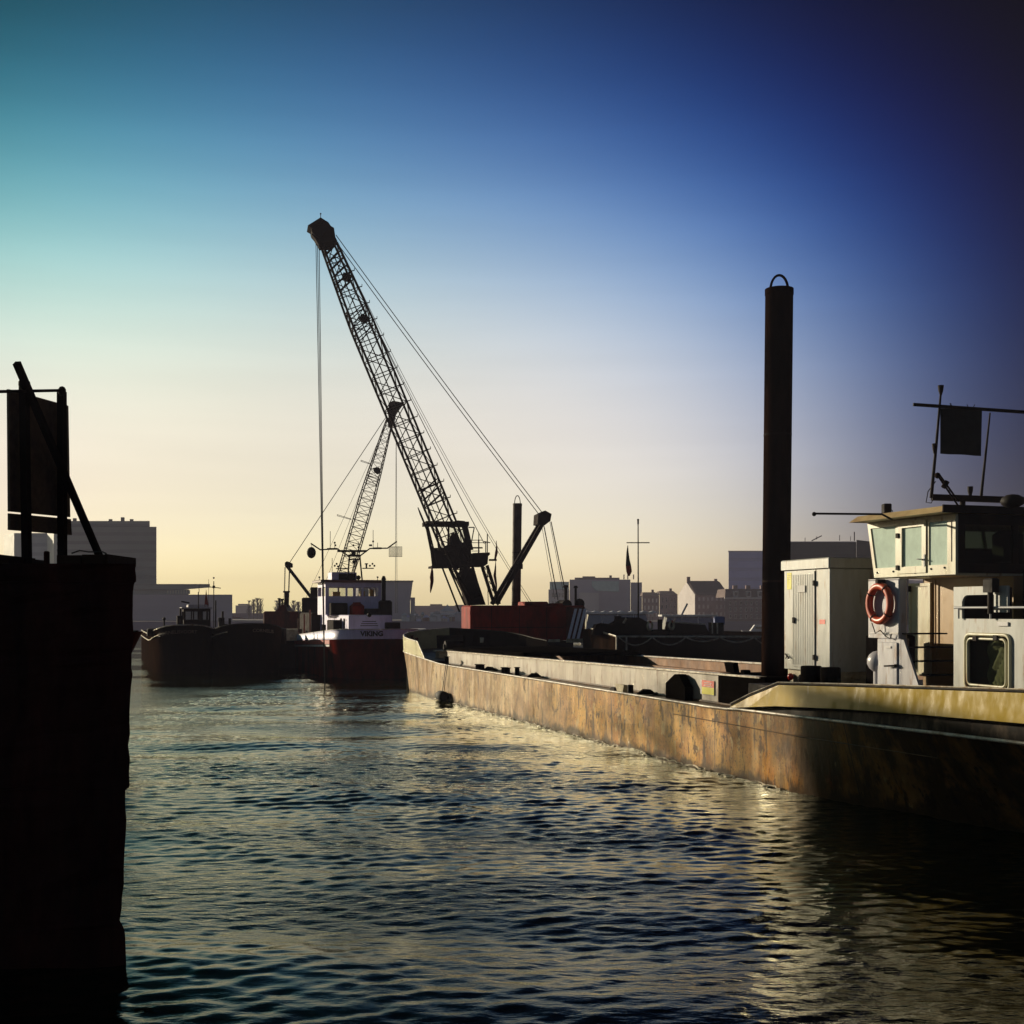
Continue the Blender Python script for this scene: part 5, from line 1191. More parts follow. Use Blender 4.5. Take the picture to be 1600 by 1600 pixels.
    # signal mast
    u = 8.6; G = lambda px, py: QU(px, py, u)
    m = MB(); m.tube([G(543, 910), G(546, 868)], .055, 6); m.tube([G(566, 908), G(562, 867)], .055, 6); m.tube([G(545, 874), G(563, 874)], .045, 5); m.tube([G(544, 868), G(564, 868)], .07, 6)
    m.tube([G(546, 905), G(557, 875)], .03, 5); m.tube([G(550, 905), G(562, 870)], .03, 5); m.ball(G(553, 878), .13, 8); m.bbox(G(549, 865).x, G(556, 865).x, G(549, 865).y - .1, G(549, 865).y + .1, G(550, 867).z, G(550, 860).z, .03)
    ms = m.build('signal_mast', 'black', root)
    m = MB(); m.tube([G(485.5, 849), G(500.5, 859), G(527, 857.5), G(545, 869), G(562, 869), G(578, 857), G(605.5, 856.5), G(620, 846)], .05, 6); m.tube([G(511, 857.8), G(527, 857.5)], .07, 6); m.tube([G(583, 856.8), G(596, 856.6)], .07, 6); m.tube([G(527, 861), G(573, 861)], .08, 6); m.build('mast_arms', 'black', ms)
    m = MB(); m.tube([G(525, 888.5), G(545, 888)], .035, 5); m.tube([G(566, 888), G(584, 888)], .035, 5); m.tube([G(570, 881), G(575, 881)], .04, 5); m.tube([G(572.5, 881), G(572.5, 888)], .06, 6)
    for x, y in ((523, 884), (526, 881), (528, 885), (578, 884), (582, 881), (585, 884), (524, 852), (552, 852), (523, 848), (580, 852), (583, 846), (578, 852), (560, 855)): m.ball(G(x, y), .075, 6)
    for x, y, y2 in ((516, 830, 858), (583, 828, 857), (590, 848, 857), (519, 872, 893), (499, 903, 911), (590, 903, 911), (523, 848, 857), (560, 846, 861)): m.tube([G(x, y), G(x, y2)], .018, 4)
    m.ball(G(560, 902.5), .16, 8); m.ball(G(590, 902), .07, 6); m.ball(G(499, 902), .07, 6)
    m.build('lights_and_antennas', 'black', ms)
    m = MB(); c = G(486.5, 863.5); m.ball((c.x, c.y, c.z), .30, 14, (.62 / .62, 1, 1.25)); m.tube([G(486.5, 850), G(486.5, 857)], .012, 4); m.build('anchor_ball', 'black', label='black anchor ball hanging from the tip of the left mast arm', cat='day shape')
    # side details
    m = MB(T)
    for uu in (10, 12.5, 15): m.tube([(uu, 2.55, 2.2), (uu, 2.55, 4.1 - .12 * (uu - 10))], .06, 6)
    m.build('davit_post', 'redbrown', root)
    m = MB(T); m.bbox(13.5, 19, -1.8, 1.9, 2.1, 3.9, .1); m.build('aft_house', 'crane', root)
viking()

# ------------------------------------------------------------------ the two dark barges moored side by side
def twins():
    SA = math.atan2(.95, -.31); fu = Vector((math.cos(SA), math.sin(SA), 0)); fv = Vector((-fu.y, fu.x, 0))
    def one(xl, xr, py_c, txt, label, house, dz):
        Y = 78.5; xc = (P(xl, 1000, Y).x + P(xr, 1000, Y).x) / 2 + .1; OV = Vector((xc, Y, 0)); Bm = (P(xr, 1000, Y).x - P(xl, 1000, Y).x) * 1.02
        T = lambda u, v, z: OV + fu * u + fv * v + Vector((0, 0, z))
        root = thing('motor_barge', OV, label, 'barge', 'dark barges moored side by side')
        zt = lambda u: P(0, py_c, Y).z - .75 * (1 - math.exp(-u / 3.2)) + dz * 0
        m = MB(T); hf = hull(m, None, 30, Bm, zt, 4.2, 2.8, .16, nz=6, deck=.3); hl = m.build('hull', 'blackhull', root)
        us = [4.2 * (i / 26) ** 1.9 for i in range(27)] + [8, 14, 20, 30]
        m = MB(T)
        for s in (1, -1): m.tube([(u - .02, s * hf(u), zt(u) + .02) for u in us], .04, 5)
        m.build('gunwale', 'edge' if house else 'black', root)
        m = MB(T); m.tube([(u - .02, hf(u) + .02, zt(u) - .42) for u in us[8:]], .035, 5); m.build('rubbing_strake', 'edge', hl)
        def ub(v):
            lo, hi = 0., 4.2
            for _ in range(30):
                md = (lo + hi) / 2
                if hf(md) < abs(v): lo = md
                else: hi = md
            return hi
        vc = .55 if house else -.75
        text(txt, .30, lambda x, y: T(ub(abs(vc - x)) - .07, vc - x, zt(ub(abs(vc - x))) - .42 + y), 'lettering', 'textfaint', root, bold=.004)
        G = lambda px, py, u: RP(px, py, OV + fu * u, fu)
        return root, T, G, OV, hf, zt, fv
    mt['blackhull'] = M('black_barge_hull', (.012, .008, .006), .75, col2=(.026, .013, .007), cov=.4, scale=.7, streak=.3, spec=0)
    r, T, G, OV, hf, zt, fv = one(240, 338, 977, 'CORNELISVOORT', 'black barge with small wheelhouse and masts, left of the moored pair', True, 0)
    V = lambda px, u: (G(px, 960, u) - OV).dot(fv)
    u = 7.; z0 = zt(7) - .35; m = MB(T); a, b = V(287, u), V(329, u); t = .06
    zsill, zhd, zr = G(300, 968.5, u).z, G(300, 955.5, u).z, G(300, 951, u).z
    for ua in (u, u + 2.2): m.box(ua, ua + t, b, a, z0, zsill); m.box(ua, ua + t, b, a, zhd, zr)
    for ua in (u, u + 2.2):
        for x, x2 in ((287, 290), (301.5, 303.5), (312, 317), (326, 329)): m.box(ua, ua + t, V(x2, u), V(x, u), zsill, zhd)
    for v in (a - t, b): m.box(u + t, u + 2.2, v, v + t, z0, zsill); m.box(u + t, u + 2.2, v, v + t, zhd, zr)
    wh = m.build('wheelhouse', 'crane', r)
    for x, x2 in ((290, 301.5), (303.5, 312), (317, 326)):
        for ua in (u + .02, u + 2.22): m = MB(T); m.box(ua, ua + .01, V(x2, u), V(x, u), zsill, zhd); m.build('window', 'clear', wh)
    m = MB(T); m.bbox(u - .2, u + 2.4, b - .1, a + .15, zr + .003, zr + .1, .03); m.bbox(u, u + 2, b + .2, a - .3, zr + .103, zr + .28, .05); m.build('roof', 'grey2', wh)
    m = MB(T); m.bbox(u - 1.6, u - .1, V(329, u - 1), V(287, u - 1), z0, zt(6) + .25, .05); m.build('companionway', 'crane', r)
    for x, y0, y1, w in ((310, 925, 952, .035), (311, 915, 926, .02), (334, 908, 985, .03), (337, 938, 980, .05), (281, 962, 985, .22), (282, 950, 962, .07), (256.5, 967, 986, .06), (326, 905, 952, .012)): m = MB(); m.tube([G(x, y1, 5.5), G(x, y0, 5.5)], w, 6); m.build('deck_post' if w > .1 else 'mast', 'black', r)
    m = MB(); m.tube([G(327, 917, 5.5), G(345, 919, 5.5)], .03, 5); m.ball(G(334, 903, 5.5), .07, 6); m.ball(G(334, 917, 5.5), .12, 6); m.ball(G(256.5, 967, 5.5), .12, 6); m.tube([G(283, 940, 6), G(296, 942, 6)], .05, 5); m.build('mast_fitting', 'black', r)
    m = MB(T); v = V(240, 2.5); m.bbox(2.4, 3.2, v - .4, v + .4, zt(2.5) - .3, G(240, 982, 2.5).z, .08); m.build('bollard', 'black', r)
    f = MB(); q = [G(322, 921, 7.5), G(323, 930, 7.5), G(325.5, 945, 7.5), G(322, 955, 7.5), G(319.5, 944, 7.5), G(321, 930, 7.5)]; f.prism(q, (0, .05, 0)); f.build('flag', 'flagred', label='furled dark flag above the small barge wheelhouse', cat='flag')
    r, T, G, OV, hf, zt, fv = one(335, 446, 975, 'CORNELIS', 'low black barge between the other barge and the VIKING', False, 0)
    for x, y0, y1, w in ((346, 965, 986, .22), (348, 955, 965, .07), (359, 966, 986, .09), (353, 975, 986, .14)): m = MB(); m.tube([G(x, y1, 5.0), G(x, y0, 5.0)], w, 6); m.build('deck_post', 'black', r)
    m = MB(T); v = V = (G(372, 985, 4) - OV).dot(fv); m.bbox(3.6, 4.6, v - .5, v + .5, zt(4) - .3, G(370, 976, 4).z, .1); m.build('tarpaulin_heap', 'redbrown', r)
    m = MB(); c = G(402, 981, 4.); m.tube([c + Vector((.28 * math.cos(t_), 0, .22 * math.sin(t_))) for t_ in [math.pi * k / 10 for k in range(11)]], .04, 5); m.build('fair_hoop', 'black', r)
    for x in (406, 440): c = G(x, 985, 4.5); m = MB(); m.bbox(c.x - .28, c.x + .28, c.y - .3, c.y + .3, c.z - .9, c.z + .15, .06); m.build('bollard', 'black', r)
    a, b = G(352, 978, 3.5), G(345, 996, 1); m = MB(); m.tube([a, b], .035, 5); m.build('mooring_line', 'rope', r)
    # cream skip plates beside it
    for x0_, x1_, y0_, y1_ in ((413, 429, 979, 988), (442, 466, 983, 1001)):
        Y = 86.; p0, p1 = P(x0_, y1_, Y), P(x1_, y0_, Y); m = MB(); m.bbox(p0.x, p1.x, Y, Y + 1.6, p0.z, p1.z, .04); m.build('deck_crate', 'box', label=('long' if x1_ - x0_ > 20 else 'short') + ' grimy cream crate on the ' + ('deck gap beside the white ship' if x1_ - x0_ > 20 else 'low black barge deck'), cat='crate')
    Y = 87; p0, p1 = P(405, 1040, Y), P(480, 992, Y); m = MB(); m.bbox(p0.x, p1.x, Y, Y + 10, -.4, P(0, 1001, Y).z, .1); m.build('work_float', 'black', label='low black work float between the black barge and the white ship', cat='float')
twins()

# ------------------------------------------------------------------ dark barge with chain rail beyond the hold
def chain_barge():
    Y0 = 60.; T = lambda u, v, z: Vector((P(938, 0, Y0).x + u, Y0 + v - .12 * u, z)); zt = lambda u: 2.75 + .02 * max(0, u)
    root = thing('chain_rail_barge', T(8, 2, 0), 'long dark barge with drooping chain rail beyond the open hold', 'barge')
    m = MB(T); z1 = P(0, 995, Y0).z
    m.hexa([(-.2, 2.6, -.4), (.8, 0, -.4), (24, 0, -.4), (24, 5, -.4), (-.4, 5, -.4)], [(-.3, 2.6, z1 + .35), (.75, 0, z1), (24, 0, z1), (24, 5, z1), (-.6, 5, z1 + .3)]); m.build('hull', 'blackhull', root)
    m = MB(T); m.tube([(-.3, 2.6, z1 + .37), (.75, 0, z1 + .02), (24, 0, z1 + .02)], .045, 5); m.build('gunwale', 'edge', root)
    for u in (.78, 1.25, 8.6): m = MB(T); m.tube([(u, -.06, .9), (u, -.06, z1)], .045, 5); m.build('fender_post', 'edge', root)
    m = MB(T); u = .9
    while u < 12: 
        pts = sag(T(u, -.1, z1 - .03), T(u + 1.55, -.1, z1 - .03), .28 + .12 * math.sin(u), 8); m2 = [p for p in pts]; mm = MB(); mm.tube(m2, .028, 4); mm.build('rail_chain', 'edge', root); u += 1.6
    for xs, zz in (((928, 934, 1000 - 1000, 0), 0),): pass
    def sil(nm, pts, mat_, dep, v=1.2):
        m = MB(); a = [P(x, y, Y0 + v) for x, y in pts]; m.prism(a, (0, dep, 0)); return m.build(nm, mat_, root)
    sil('tarpaulin_heap', [(925, 992), (932, 976), (944, 974), (955, 976), (973, 965), (1000, 965), (1012, 972), (1016, 985), (1045, 984), (1060, 992)], 'tarp', 2)
    sil('hatch_house', [(1046, 990), (1050, 972), (1102, 976), (1108, 990)], 'tarp', 2.2, 1.0)
    m = MB(); m.beam(P(1048, 971.6, Y0 + .98), P(1102, 975.5, Y0 + .98), .1, .06); m.build('hatch_edge', 'edge', root)
    sil('deck_locker', [(1112, 990), (1112, 973), (1131, 973), (1131, 990)], 'tarp', 1)
    for x in (1113, 1121): m = MB(); m.tube([P(x, 990, Y0 + .9), P(x, 973, Y0 + .9)], .035, 5); m.build('bright_post', 'edge', root)
    sil('funnel', [(961, 975), (961, 962.5), (971, 962.5), (971, 975)], 'tarp', .5, 1.5); sil('funnel', [(1029, 985), (1029, 968), (1035, 968), (1035, 985)], 'tarp', .4, 1.5)
    m = MB(); m.tube([P(974, 974, Y0 + 1), P(979, 966, Y0 + 1)], .06, 5); m.build('bright_brace', 'edge', root)
    for x, y, lb in ((1015.5, 978, 'small orange and white lifebuoy by the black funnel on the dark barge'), (1049.5, 977, 'small orange and white lifebuoy at the forward end of the dark hatch house')):
        c = P(x, y, Y0 + .8); th_ = thing('lifebuoy', c - Vector((0, 0, .25)), lb, 'lifebuoy')
        m = MB(); m.tube([c + Vector((.06 * math.cos(t_) , -.02, .20 * math.sin(t_))) if 0 else c + Vector((.13 * math.cos(t_), .1 * math.cos(t_), .20 * math.sin(t_))) for t_ in [2 * math.pi * k / 20 for k in range(20)]], .055, 8, closed=True); m.build('ring', 'box', th_)
        m = MB(); m.tube([c + Vector((.13 * math.cos(t_), .1 * math.cos(t_), .20 * math.sin(t_))) for t_ in [1.2 + .08 * k for k in range(10)]], .06, 8); m.build('orange_band', 'lifebuoy', th_)
    c = P(1125, 967, Y0 + 2); m = MB(); m.bbox(c.x - .25, c.x + .25, c.y, c.y + .5, c.z - .3, c.z + .12, .05); m.build('tarped_box', M('blue_cover', (.16, .20, .42), .6), root)
    # mast with yard and flag
    Y = 63.; ms = thing('flag_mast', P(997, 990, Y), 'slender mast with yard standing on the dark barge right of the crane', 'mast')
    m = MB(); m.tube([P(997.5, 990, Y), P(997, 818, Y)], [.045, .03], 6); m.build('pole', 'crane_far', ms)
    m = MB(); m.tube([P(979, 848, Y), P(1015, 848, Y)], .028, 5); m.build('yard', 'crane_far', ms)
    c = P(997, 816, Y); m = MB(); m.cyl((c.x, c.y), .045, c.z - .1, c.z + .09, 8); m.ball((c.x, c.y, c.z + .12), .06, 8); m.build('mast_light', 'black', ms)
    q = [(981, 852, .4), (980.5, 862, 1.6), (981, 874, 2.8), (982, 884, 4.2), (983, 893, 4.4), (982.5, 900, 1.4)]
    def cl(rows):
        vs = []
        for x, y, w in rows:
            for j in range(5): t_ = j / 2 - 1; vs.append(P(x + w * t_, y, Y + .1 * math.sin(j * 2.)))
        n_ = len(rows); f_ = [[i * 5 + j, i * 5 + j + 1, i * 5 + j + 6, i * 5 + j + 5] for i in range(n_ - 1) for j in range(4)]
        m = MB(); m.add(vs, f_, True); m.add([v + Vector((0, .02, 0)) for v in vs], f_, True); return m
    fl = thing('flag', P(981, 852, Y), 'limp flag, black above and red below, on the slender mast yard', 'flag')
    cl(q[:4]).build('black_half', 'flag', fl); cl(q[3:]).build('red_half', 'flagbright', fl)
chain_barge()
# ------------------------------------------------------------------ far shore
GZ = 1.6
def block(mb, x0, x1, ytop, Y, dep, ybot=None, skew=None, Y1=None, ytop1=None):
    """box standing at distance Y (left corner) .. Y1 (right corner) between two picture columns, set back by dep"""
    Y1 = Y1 or Y; a, b = P(x0, ytop, Y), P(x1, ytop1 or ytop, Y1); z0 = GZ if ybot is None else P(0, ybot, Y).z
    if ytop1 is None: b.z = a.z
    k = (a.x + b.x) / (Y + Y1) if skew is None else skew
    d = Vector((k * dep, dep, 0))
    lo = [Vector((p.x, p.y, z0)) for p in (a, b)]; lo += [lo[1] + d, lo[0] + d]
    hi = [a, b, b + d, a + d]
    mb.hexa(lo, hi); return a, b, z0
def building(name, label, cat='building', loc=(0, 0, 0), group=None): return thing(name, Vector(loc), label, cat, group)
def windows(root, a, b, z0, z1, rows, cols, fw=.5, fh=.55, mat='dkglass', proud=.06, margin=.04, name='window', skip=()):
    """a grid of single windows on the facade a-b, each its own part sharing one mesh"""
    ax = Vector((b.x - a.x, b.y - a.y, 0)); Lw = ax.length; ax.normalize(); n = Vector((ax.y, -ax.x, 0))
    if n.y > 0: n = -n
    cw = Lw * (1 - 2 * margin) / cols; ch = (z1 - z0) / rows; first = None
    for r in range(rows):
        for c in range(cols):
            if (r, c) in skip: continue
            ctr = Vector((a.x, a.y, 0)) + ax * (Lw * margin + cw * (c + .5)) + Vector((0, 0, z0 + ch * (r + .5))) + n * proud
            if first is None:
                m = MB(); w, h = cw * fw / 2, ch * fh / 2
                m.hexa([ctr - ax * w - Vector((0, 0, h)), ctr + ax * w - Vector((0, 0, h)), ctr + ax * w + Vector((0, 0, h)), ctr - ax * w + Vector((0, 0, h))], [q - n * (proud + .02) for q in (ctr - ax * w - Vector((0, 0, h)), ctr + ax * w - Vector((0, 0, h)), ctr + ax * w + Vector((0, 0, h)), ctr - ax * w + Vector((0, 0, h)))])
                first = m.build(name, mat, root); c0 = ctr
            else:
                o = first.copy(); COL.objects.link(o); o.parent = root; o.location = ctr - c0
def far():
    Y = 330.
    b = building('louvred_block', 'large grey louvred block with stepped roof corner at the left', loc=P(165, 985, Y))
    m = MB(); a, c, z0 = block(m, 98, 244.5, 823, Y, 30); m.build('wall', 'louvre', b)
    m = MB(); block(m, 98, 234, 814, Y + 1, 26, 822.5); m.build('upper_storey', 'louvre', b)
    m = MB(); block(m, 84, 97.6, 830, Y + 6, 8, skew=-.6); st = m.build('end_bay', 'palefacade', b)
    windows(b, P(88, 0, Y + 5.7), P(97, 0, Y + 5.7), P(0, 905, Y).z, P(0, 832, Y).z, 7, 1, .85, .35, 'darkoffice', .05)
    m = MB()
    for x, h in ((116, 3), (172, 2), (191, 4), (205, 2)): q = P(x, 814, Y + 6); m.box(q.x - .4, q.x + .4, q.y, q.y + .8, q.z, q.z + h * .17 * 1.5)
    m.build('roof_vent', 'darkoffice', b)
    b = building('office_tower', 'pale office tower behind the sign posts at the far left', loc=P(55, 985, 345))
    m = MB(); block(m, 46, 83, 833, 345, 18); m.build('wall', 'louvre2', b)
    m = MB(); block(m, 22, 45.7, 833, 347, 10, skew=-.7); m.build('lit_side', 'palefacade', b)
    b = building('cinema_wing', 'low grey wing with long cantilevered canopy beside the louvred block', loc=P(300, 985, 318))
    m = MB(); block(m, 120, 363, 929, 318, 18); m.build('wall', 'concrete', b)
    m = MB(); block(m, 205, 295, 921, 320, 10, 928.6); m.build('glazed_storey', 'louvre2', b)
    m = MB(); p = [P(205, 912.5, 316), P(328, 912.5, 316), P(328, 918, 316), P(295, 920.6, 316), P(205, 920.6, 316)]; m.prism(p, (-8, 14, 0)); m.build('canopy', 'louvre', b)
    m = MB()
    for k in range(9): q = P(262 + 4.2 * k, 925, 317); m.box(q.x - .18, q.x + .18, 317, 317.2, P(0, 928, 317).z, P(0, 922, 317).z)
    m.build('pale_mullion', 'palefacade', b)
    b = building('waterfront_hall', 'low hazy white hall behind the bare trees', loc=P(380, 985, 420)); m = MB(); block(m, 368, 394, 946, 420, 15); m.build('wall', 'plaster', b); m = MB(); block(m, 372, 388, 943.5, 421, 10, 945.7); m.build('roof_box', 'concrete', b)
    b = building('low_shed_row', 'long low grey shed row under the bare trees', 'shed', loc=P(390, 985, 380)); m = MB(); block(m, 300, 470, 958, 380, 20); m.build('wall', 'purpleq', b); m = MB(); p = [P(340, 960, 379), P(425, 971, 379), P(425, 973, 379), P(340, 962, 379)]; m.prism(p, (0, 1, 0)); m.build('gangway', 'redbrown', b)
    # bare poplars
    proto = None
    for i, (px, py, w) in enumerate(((389, 938, 3), (396, 936, 3.5), (402, 934, 4), (407, 935, 4), (433, 938, 4), (438, 936, 3.5), (444, 941, 3.5), (459, 938, 4), (466, 940, 4), (356, 950, 3))):
        Yt = 365 + (i * 7) % 13; base = P(px, 985, Yt); base.z = GZ; top = P(px, py, Yt); h = top.z - GZ
        r_ = random.Random(40 + i); t = thing('poplar', base, ['slim bare poplar at the left of the far tree group', 'second bare poplar in the far tree group', 'tallest bare poplar of the far tree group', 'bare poplar at the right of the far tree group', 'bare tree just left of the thin stays behind the red machinery house', 'middle bare tree behind the stays of the smaller crane', 'bare tree right of the thin stays above the red machinery house', 'bare tree behind the slanting gantry leg of the smaller crane', 'bare tree next to the dark engine block of the smaller crane', 'short bare tree by the end of the grey cinema wing'][i], 'tree', 'bare trees on the far shore')
        m = MB(); m.tube([base, base + Vector((.2, 0, h * .5)), base + Vector((0, 0, h))], [.16, .10, .03], 6); m.build('trunk', 'twig', t)
        m = MB(); hw = 1.5 * w / F * Yt
        for k in range(110):
            f = r_.uniform(.18, .97); p = base + Vector((0, 0, h * f)); a = r_.uniform(0, 6.28); l = hw * (1.1 - .6 * f) * r_.uniform(.3, 1.25); q = p + Vector((math.cos(a) * l, math.sin(a) * l, l * r_.uniform(.8, 2.0)))
            if q.z > top.z: q.z = top.z
            m.tube([p, p.lerp(q, .5) + Vector((0, 0, -.1)), q], [.085, .06, .03], 3, cap=False)
        m.build('crown', 'twig', t)
    # middle: angular white hall, low town, tents, clutter
    b = building('angular_hall', 'pale angular hall with overhanging right corner behind the VIKING', loc=P(620, 985, 300))
    m = MB(); p = [P(560, 908.5, 300), P(645, 908.5, 300), P(641, 940, 300), P(641, 968, 300), P(560, 968, 300)]; m.prism(p, (-4, 22, 0)); m.build('wall', 'concrete', b)
    m = MB(); p = [P(560, 907, 299), P(646, 907, 299), P(646, 909.2, 299), P(560, 909.2, 299)]; m.prism(p, (-4, 22, 0)); m.build('roof_edge', 'darkoffice', b)
    m = MB(); block(m, 641.5, 648.5, 933.5, 301, 10); m.build('annex', 'plaster', b)
    b = building('low_town_row', 'low reddish hazy roofs left of the white tent', 'houses', loc=P(670, 985, 470)); m = MB(); block(m, 645, 725, 946.5, 470, 30); m.build('wall', 'brick2', b); m = MB(); block(m, 672, 691, 944, 469, 10, 946.3); block(m, 711, 725, 945, 469, 10, 946.3); m.build('roof', 'rooftile', b)
    b = thing('marquee', P(700, 960, 285), 'white pointed marquee tent between the ship and the red crane', 'tent')
    m = MB(); c = P(699, 944.5, 285); hw = 12 / F * 285; zb = P(0, 955.5, 285).z
    rows = []
    for k in range(7): t = k / 6; w = hw * t ** 1.5 + .08; rows.append((w, c.z + (zb - c.z) * t))
    vs = [(c.x + w * sx, c.y + w * sy, z) for w, z in rows for sx, sy in ((-1, -1), (1, -1), (1, 1), (-1, 1))]; fs = [[4 * i + k, 4 * i + (k + 1) % 4, 4 * i + 4 + (k + 1) % 4, 4 * i + 4 + k] for i in range(6) for k in range(4)]
    m.add(vs, fs); m.build('canvas_roof', 'tent', b); m = MB(); m.box(c.x - hw, c.x + hw, c.y - hw, c.y + hw, GZ, zb - .25); m.build('dark_side', 'rooftile', b); m = MB(); m.box(c.x - hw - 2, c.x + hw + 4, c.y - hw - .3, c.y - hw - .1, zb - .8, zb - .2); m.build('eaves_valance', 'tent', b)
    r_ = random.Random(12)
    kinds = ['white', 'tent', 'grey', 'plaster', 'whiteblue', 'box', 'redbrown', 'concrete']
    for i in range(16):                       # moored small craft and cabins along the far quay
        px = 632 + 5.6 * i; Yc = 264 + r_.uniform(0, 12); w = r_.uniform(2.5, 6) / F * Yc; q = P(px, 967, Yc); h = r_.uniform(.6, 1.9)
        t = thing('market_stall', (q.x, Yc, GZ), 'tiny pale stall on the far quay between ship and crane', 'stall', 'pale stalls along the far quay')
        m = MB(); m.bbox(q.x - w, q.x + w, Yc, Yc + 2, GZ + .005, GZ + h, .05); m.build('booth', kinds[i % 8], t)
        m = MB(); m.hexa([(q.x - w * 1.1, Yc - .3, GZ + h + .01), (q.x + w * 1.1, Yc - .3, GZ + h + .01), (q.x + w * 1.1, Yc + 2.2, GZ + h + .01), (q.x - w * 1.1, Yc + 2.2, GZ + h + .01)], [(q.x - w * .2, Yc + .9, GZ + h + .6), (q.x + w * .2, Yc + .9, GZ + h + .6), (q.x + w * .2, Yc + 1.1, GZ + h + .6), (q.x - w * .2, Yc + 1.1, GZ + h + .6)]); m.build('stall_roof', kinds[(i * 3 + 1) % 5], t)
    def qwall(x0, x1, lab):
        a, c = P(x0, 0, 260.6), P(x1, 0, 260.6); m = MB(); m.box(a.x, c.x, 260.6, 261.9, -.6, GZ + .25); m.build('quay_wall', 'purpleq', label=lab, cat='quay wall')
    qwall(-200, 560, 'dark far quay wall behind the moored black barges'); qwall(560.3, 2000, 'dark hazy quay wall behind the white ship and the crane')
    # white ferry low behind the bow
    def ferry(x0, x1, y0, Yf, label, hullc='white'):
        a, c = P(x0, y0, Yf), P(x1, y0, Yf); t = thing('tour_boat', ((a.x + c.x) / 2, Yf, 0), label, 'boat'); L_ = c.x - a.x; zt = a.z
        m = MB(); lo = [(a.x + .5, Yf + 1, -.2), (c.x - .5, Yf + 1, -.2), (c.x - .5, Yf + 4, -.2), (a.x + .5, Yf + 4, -.2)]; hi = [(a.x - .6, Yf, .9), (c.x + .6, Yf, .9), (c.x + .6, Yf + 5, .9), (a.x - .6, Yf + 5, .9)]; m.hexa(lo, hi); m.build('hull', hullc, t)
        m = MB(); m.hexa([(a.x + .6, Yf + .5, .905), (c.x - .6, Yf + .5, .905), (c.x - .6, Yf + 4.5, .905), (a.x + .6, Yf + 4.5, .905)], [(a.x + 1.2, Yf + .9, zt - .2), (c.x - 1.2, Yf + .9, zt - .2), (c.x - 1.2, Yf + 4.1, zt - .2), (a.x + 1.2, Yf + 4.1, zt - .2)]); cab = m.build('cabin', 'dkglass', t)
        n_ = max(3, int(L_ / 2.2)); m = MB()
        for k in range(n_ + 1): x = a.x + .9 + (L_ - 1.8) * k / n_; m.beam((x, Yf + .45, .91), (x + .05, Yf + .84, zt - .21), .14, .06, (1, 0, 0))
        m.build('mullions', 'white', cab)
        m = MB(); m.bbox(a.x + .4, c.x - .4, Yf + .4, Yf + 4.6, zt - .195, zt + .05, .05); m.build('roof', 'white', t)
    ferry(629, 668, 984, 112, 'small white ferry low on the water behind the barge bow')
    ferry(905, 1026, 957, 150, 'long white-roofed tour boat behind the dark barge')
    ferry(1030, 1128, 961, 165, 'hazy second tour boat right of the long white-roofed one', 'grey')
    # right: concert hall, houses, offices
    b = building('concert_hall', 'hazy block with pale green glazed box right of the crane', loc=P(930, 985, 340))
    m = MB(); block(m, 890, 985, 905.5, 340, 30); m.build('wall', 'concrete', b)
    m = MB(); block(m, 857, 889.5, 921, 338, 20); m.build('lower_wing', 'plaster', b)
    m = MB(); block(m, 859, 889, 909, 339, 16, 920.6); m.build('glazed_wing', 'greenglass', b)
    m = MB(); p = [P(925, 908, 339.2), P(967, 908, 339.2), P(967, 924.5, 339.2), P(932, 923, 339.2), P(925, 916, 339.2)]; m.prism(p, (0, .7, 0)); m.build('glazed_box', 'greenglass', b)
    m = MB(); block(m, 985.5, 1003, 910, 341, 20); m.build('right_wing', 'concrete', b)
    m = MB(); block(m, 898, 968, 902.5, 345, 12, 905.2); block(m, 910, 930, 900.5, 346, 8, 902.2); block(m, 952, 956, 899, 346, 3, 902.2)
    for x in (975, 981, 990): q = P(x, 905, 345); m.box(q.x - .15, q.x + .15, 345, 345.3, q.z, q.z + 1.3)
    m.build('roof_plant', 'brick', b)
    m = MB(); block(m, 905, 936, 926, 337, 3); m.build('base_storey', 'plaster', b)
    a_, c_ = P(860, 0, 337.9), P(888, 0, 337.9); windows(b, a_, c_, P(0, 950, 338).z, P(0, 923, 338).z, 2, 5, .5, .5)
    for i, (x0, x1, yt, mt_, lab) in enumerate(((1003.5, 1030, 925, 'brick', 'low brown house next to the concert hall block'), (1030.5, 1058.5, 923, 'brick2', 'dark brown house left of the pale gabled house'))):
        b = building('town_house', lab, 'house', loc=P((x0 + x1) / 2, 985, 320), group='brick houses on the far shore'); m = MB(); a, c, z = block(m, x0, x1, yt + 6, 320, 14); m.build('wall', mt_, b)
        m = MB(); w = .4; q = [Vector((a.x, a.y - .3, a.z)), Vector((c.x, a.y - .3, a.z)), Vector((c.x, a.y + 14, a.z)), Vector((a.x, a.y + 14, a.z))]; zr = P(0, yt, 320).z; m.hexa(q, [Vector((a.x + .6, a.y + 4, zr)), Vector((c.x - .6, a.y + 4, zr)), Vector((c.x - .6, a.y + 9, zr)), Vector((a.x + .6, a.y + 9, zr))]); rf = m.build('roof', 'rooftile', b)
        m = MB(); m.box(c.x - 1.4, c.x - .8, a.y + 5, a.y + 6, zr - .4, zr + .7); m.build('chimney', 'brick', rf)
        windows(b, a, c, GZ + .6, a.z - .3, 3, 4, .38, .55, 'plaster' if i == 0 else 'dkglass')
    # gabled house: lit gable on the left, dark tiled roof
    Yg = 300.; b = building('gabled_house', 'big house with dark tiled roof and pale lit gable', 'house', loc=P(1100, 985, Yg))
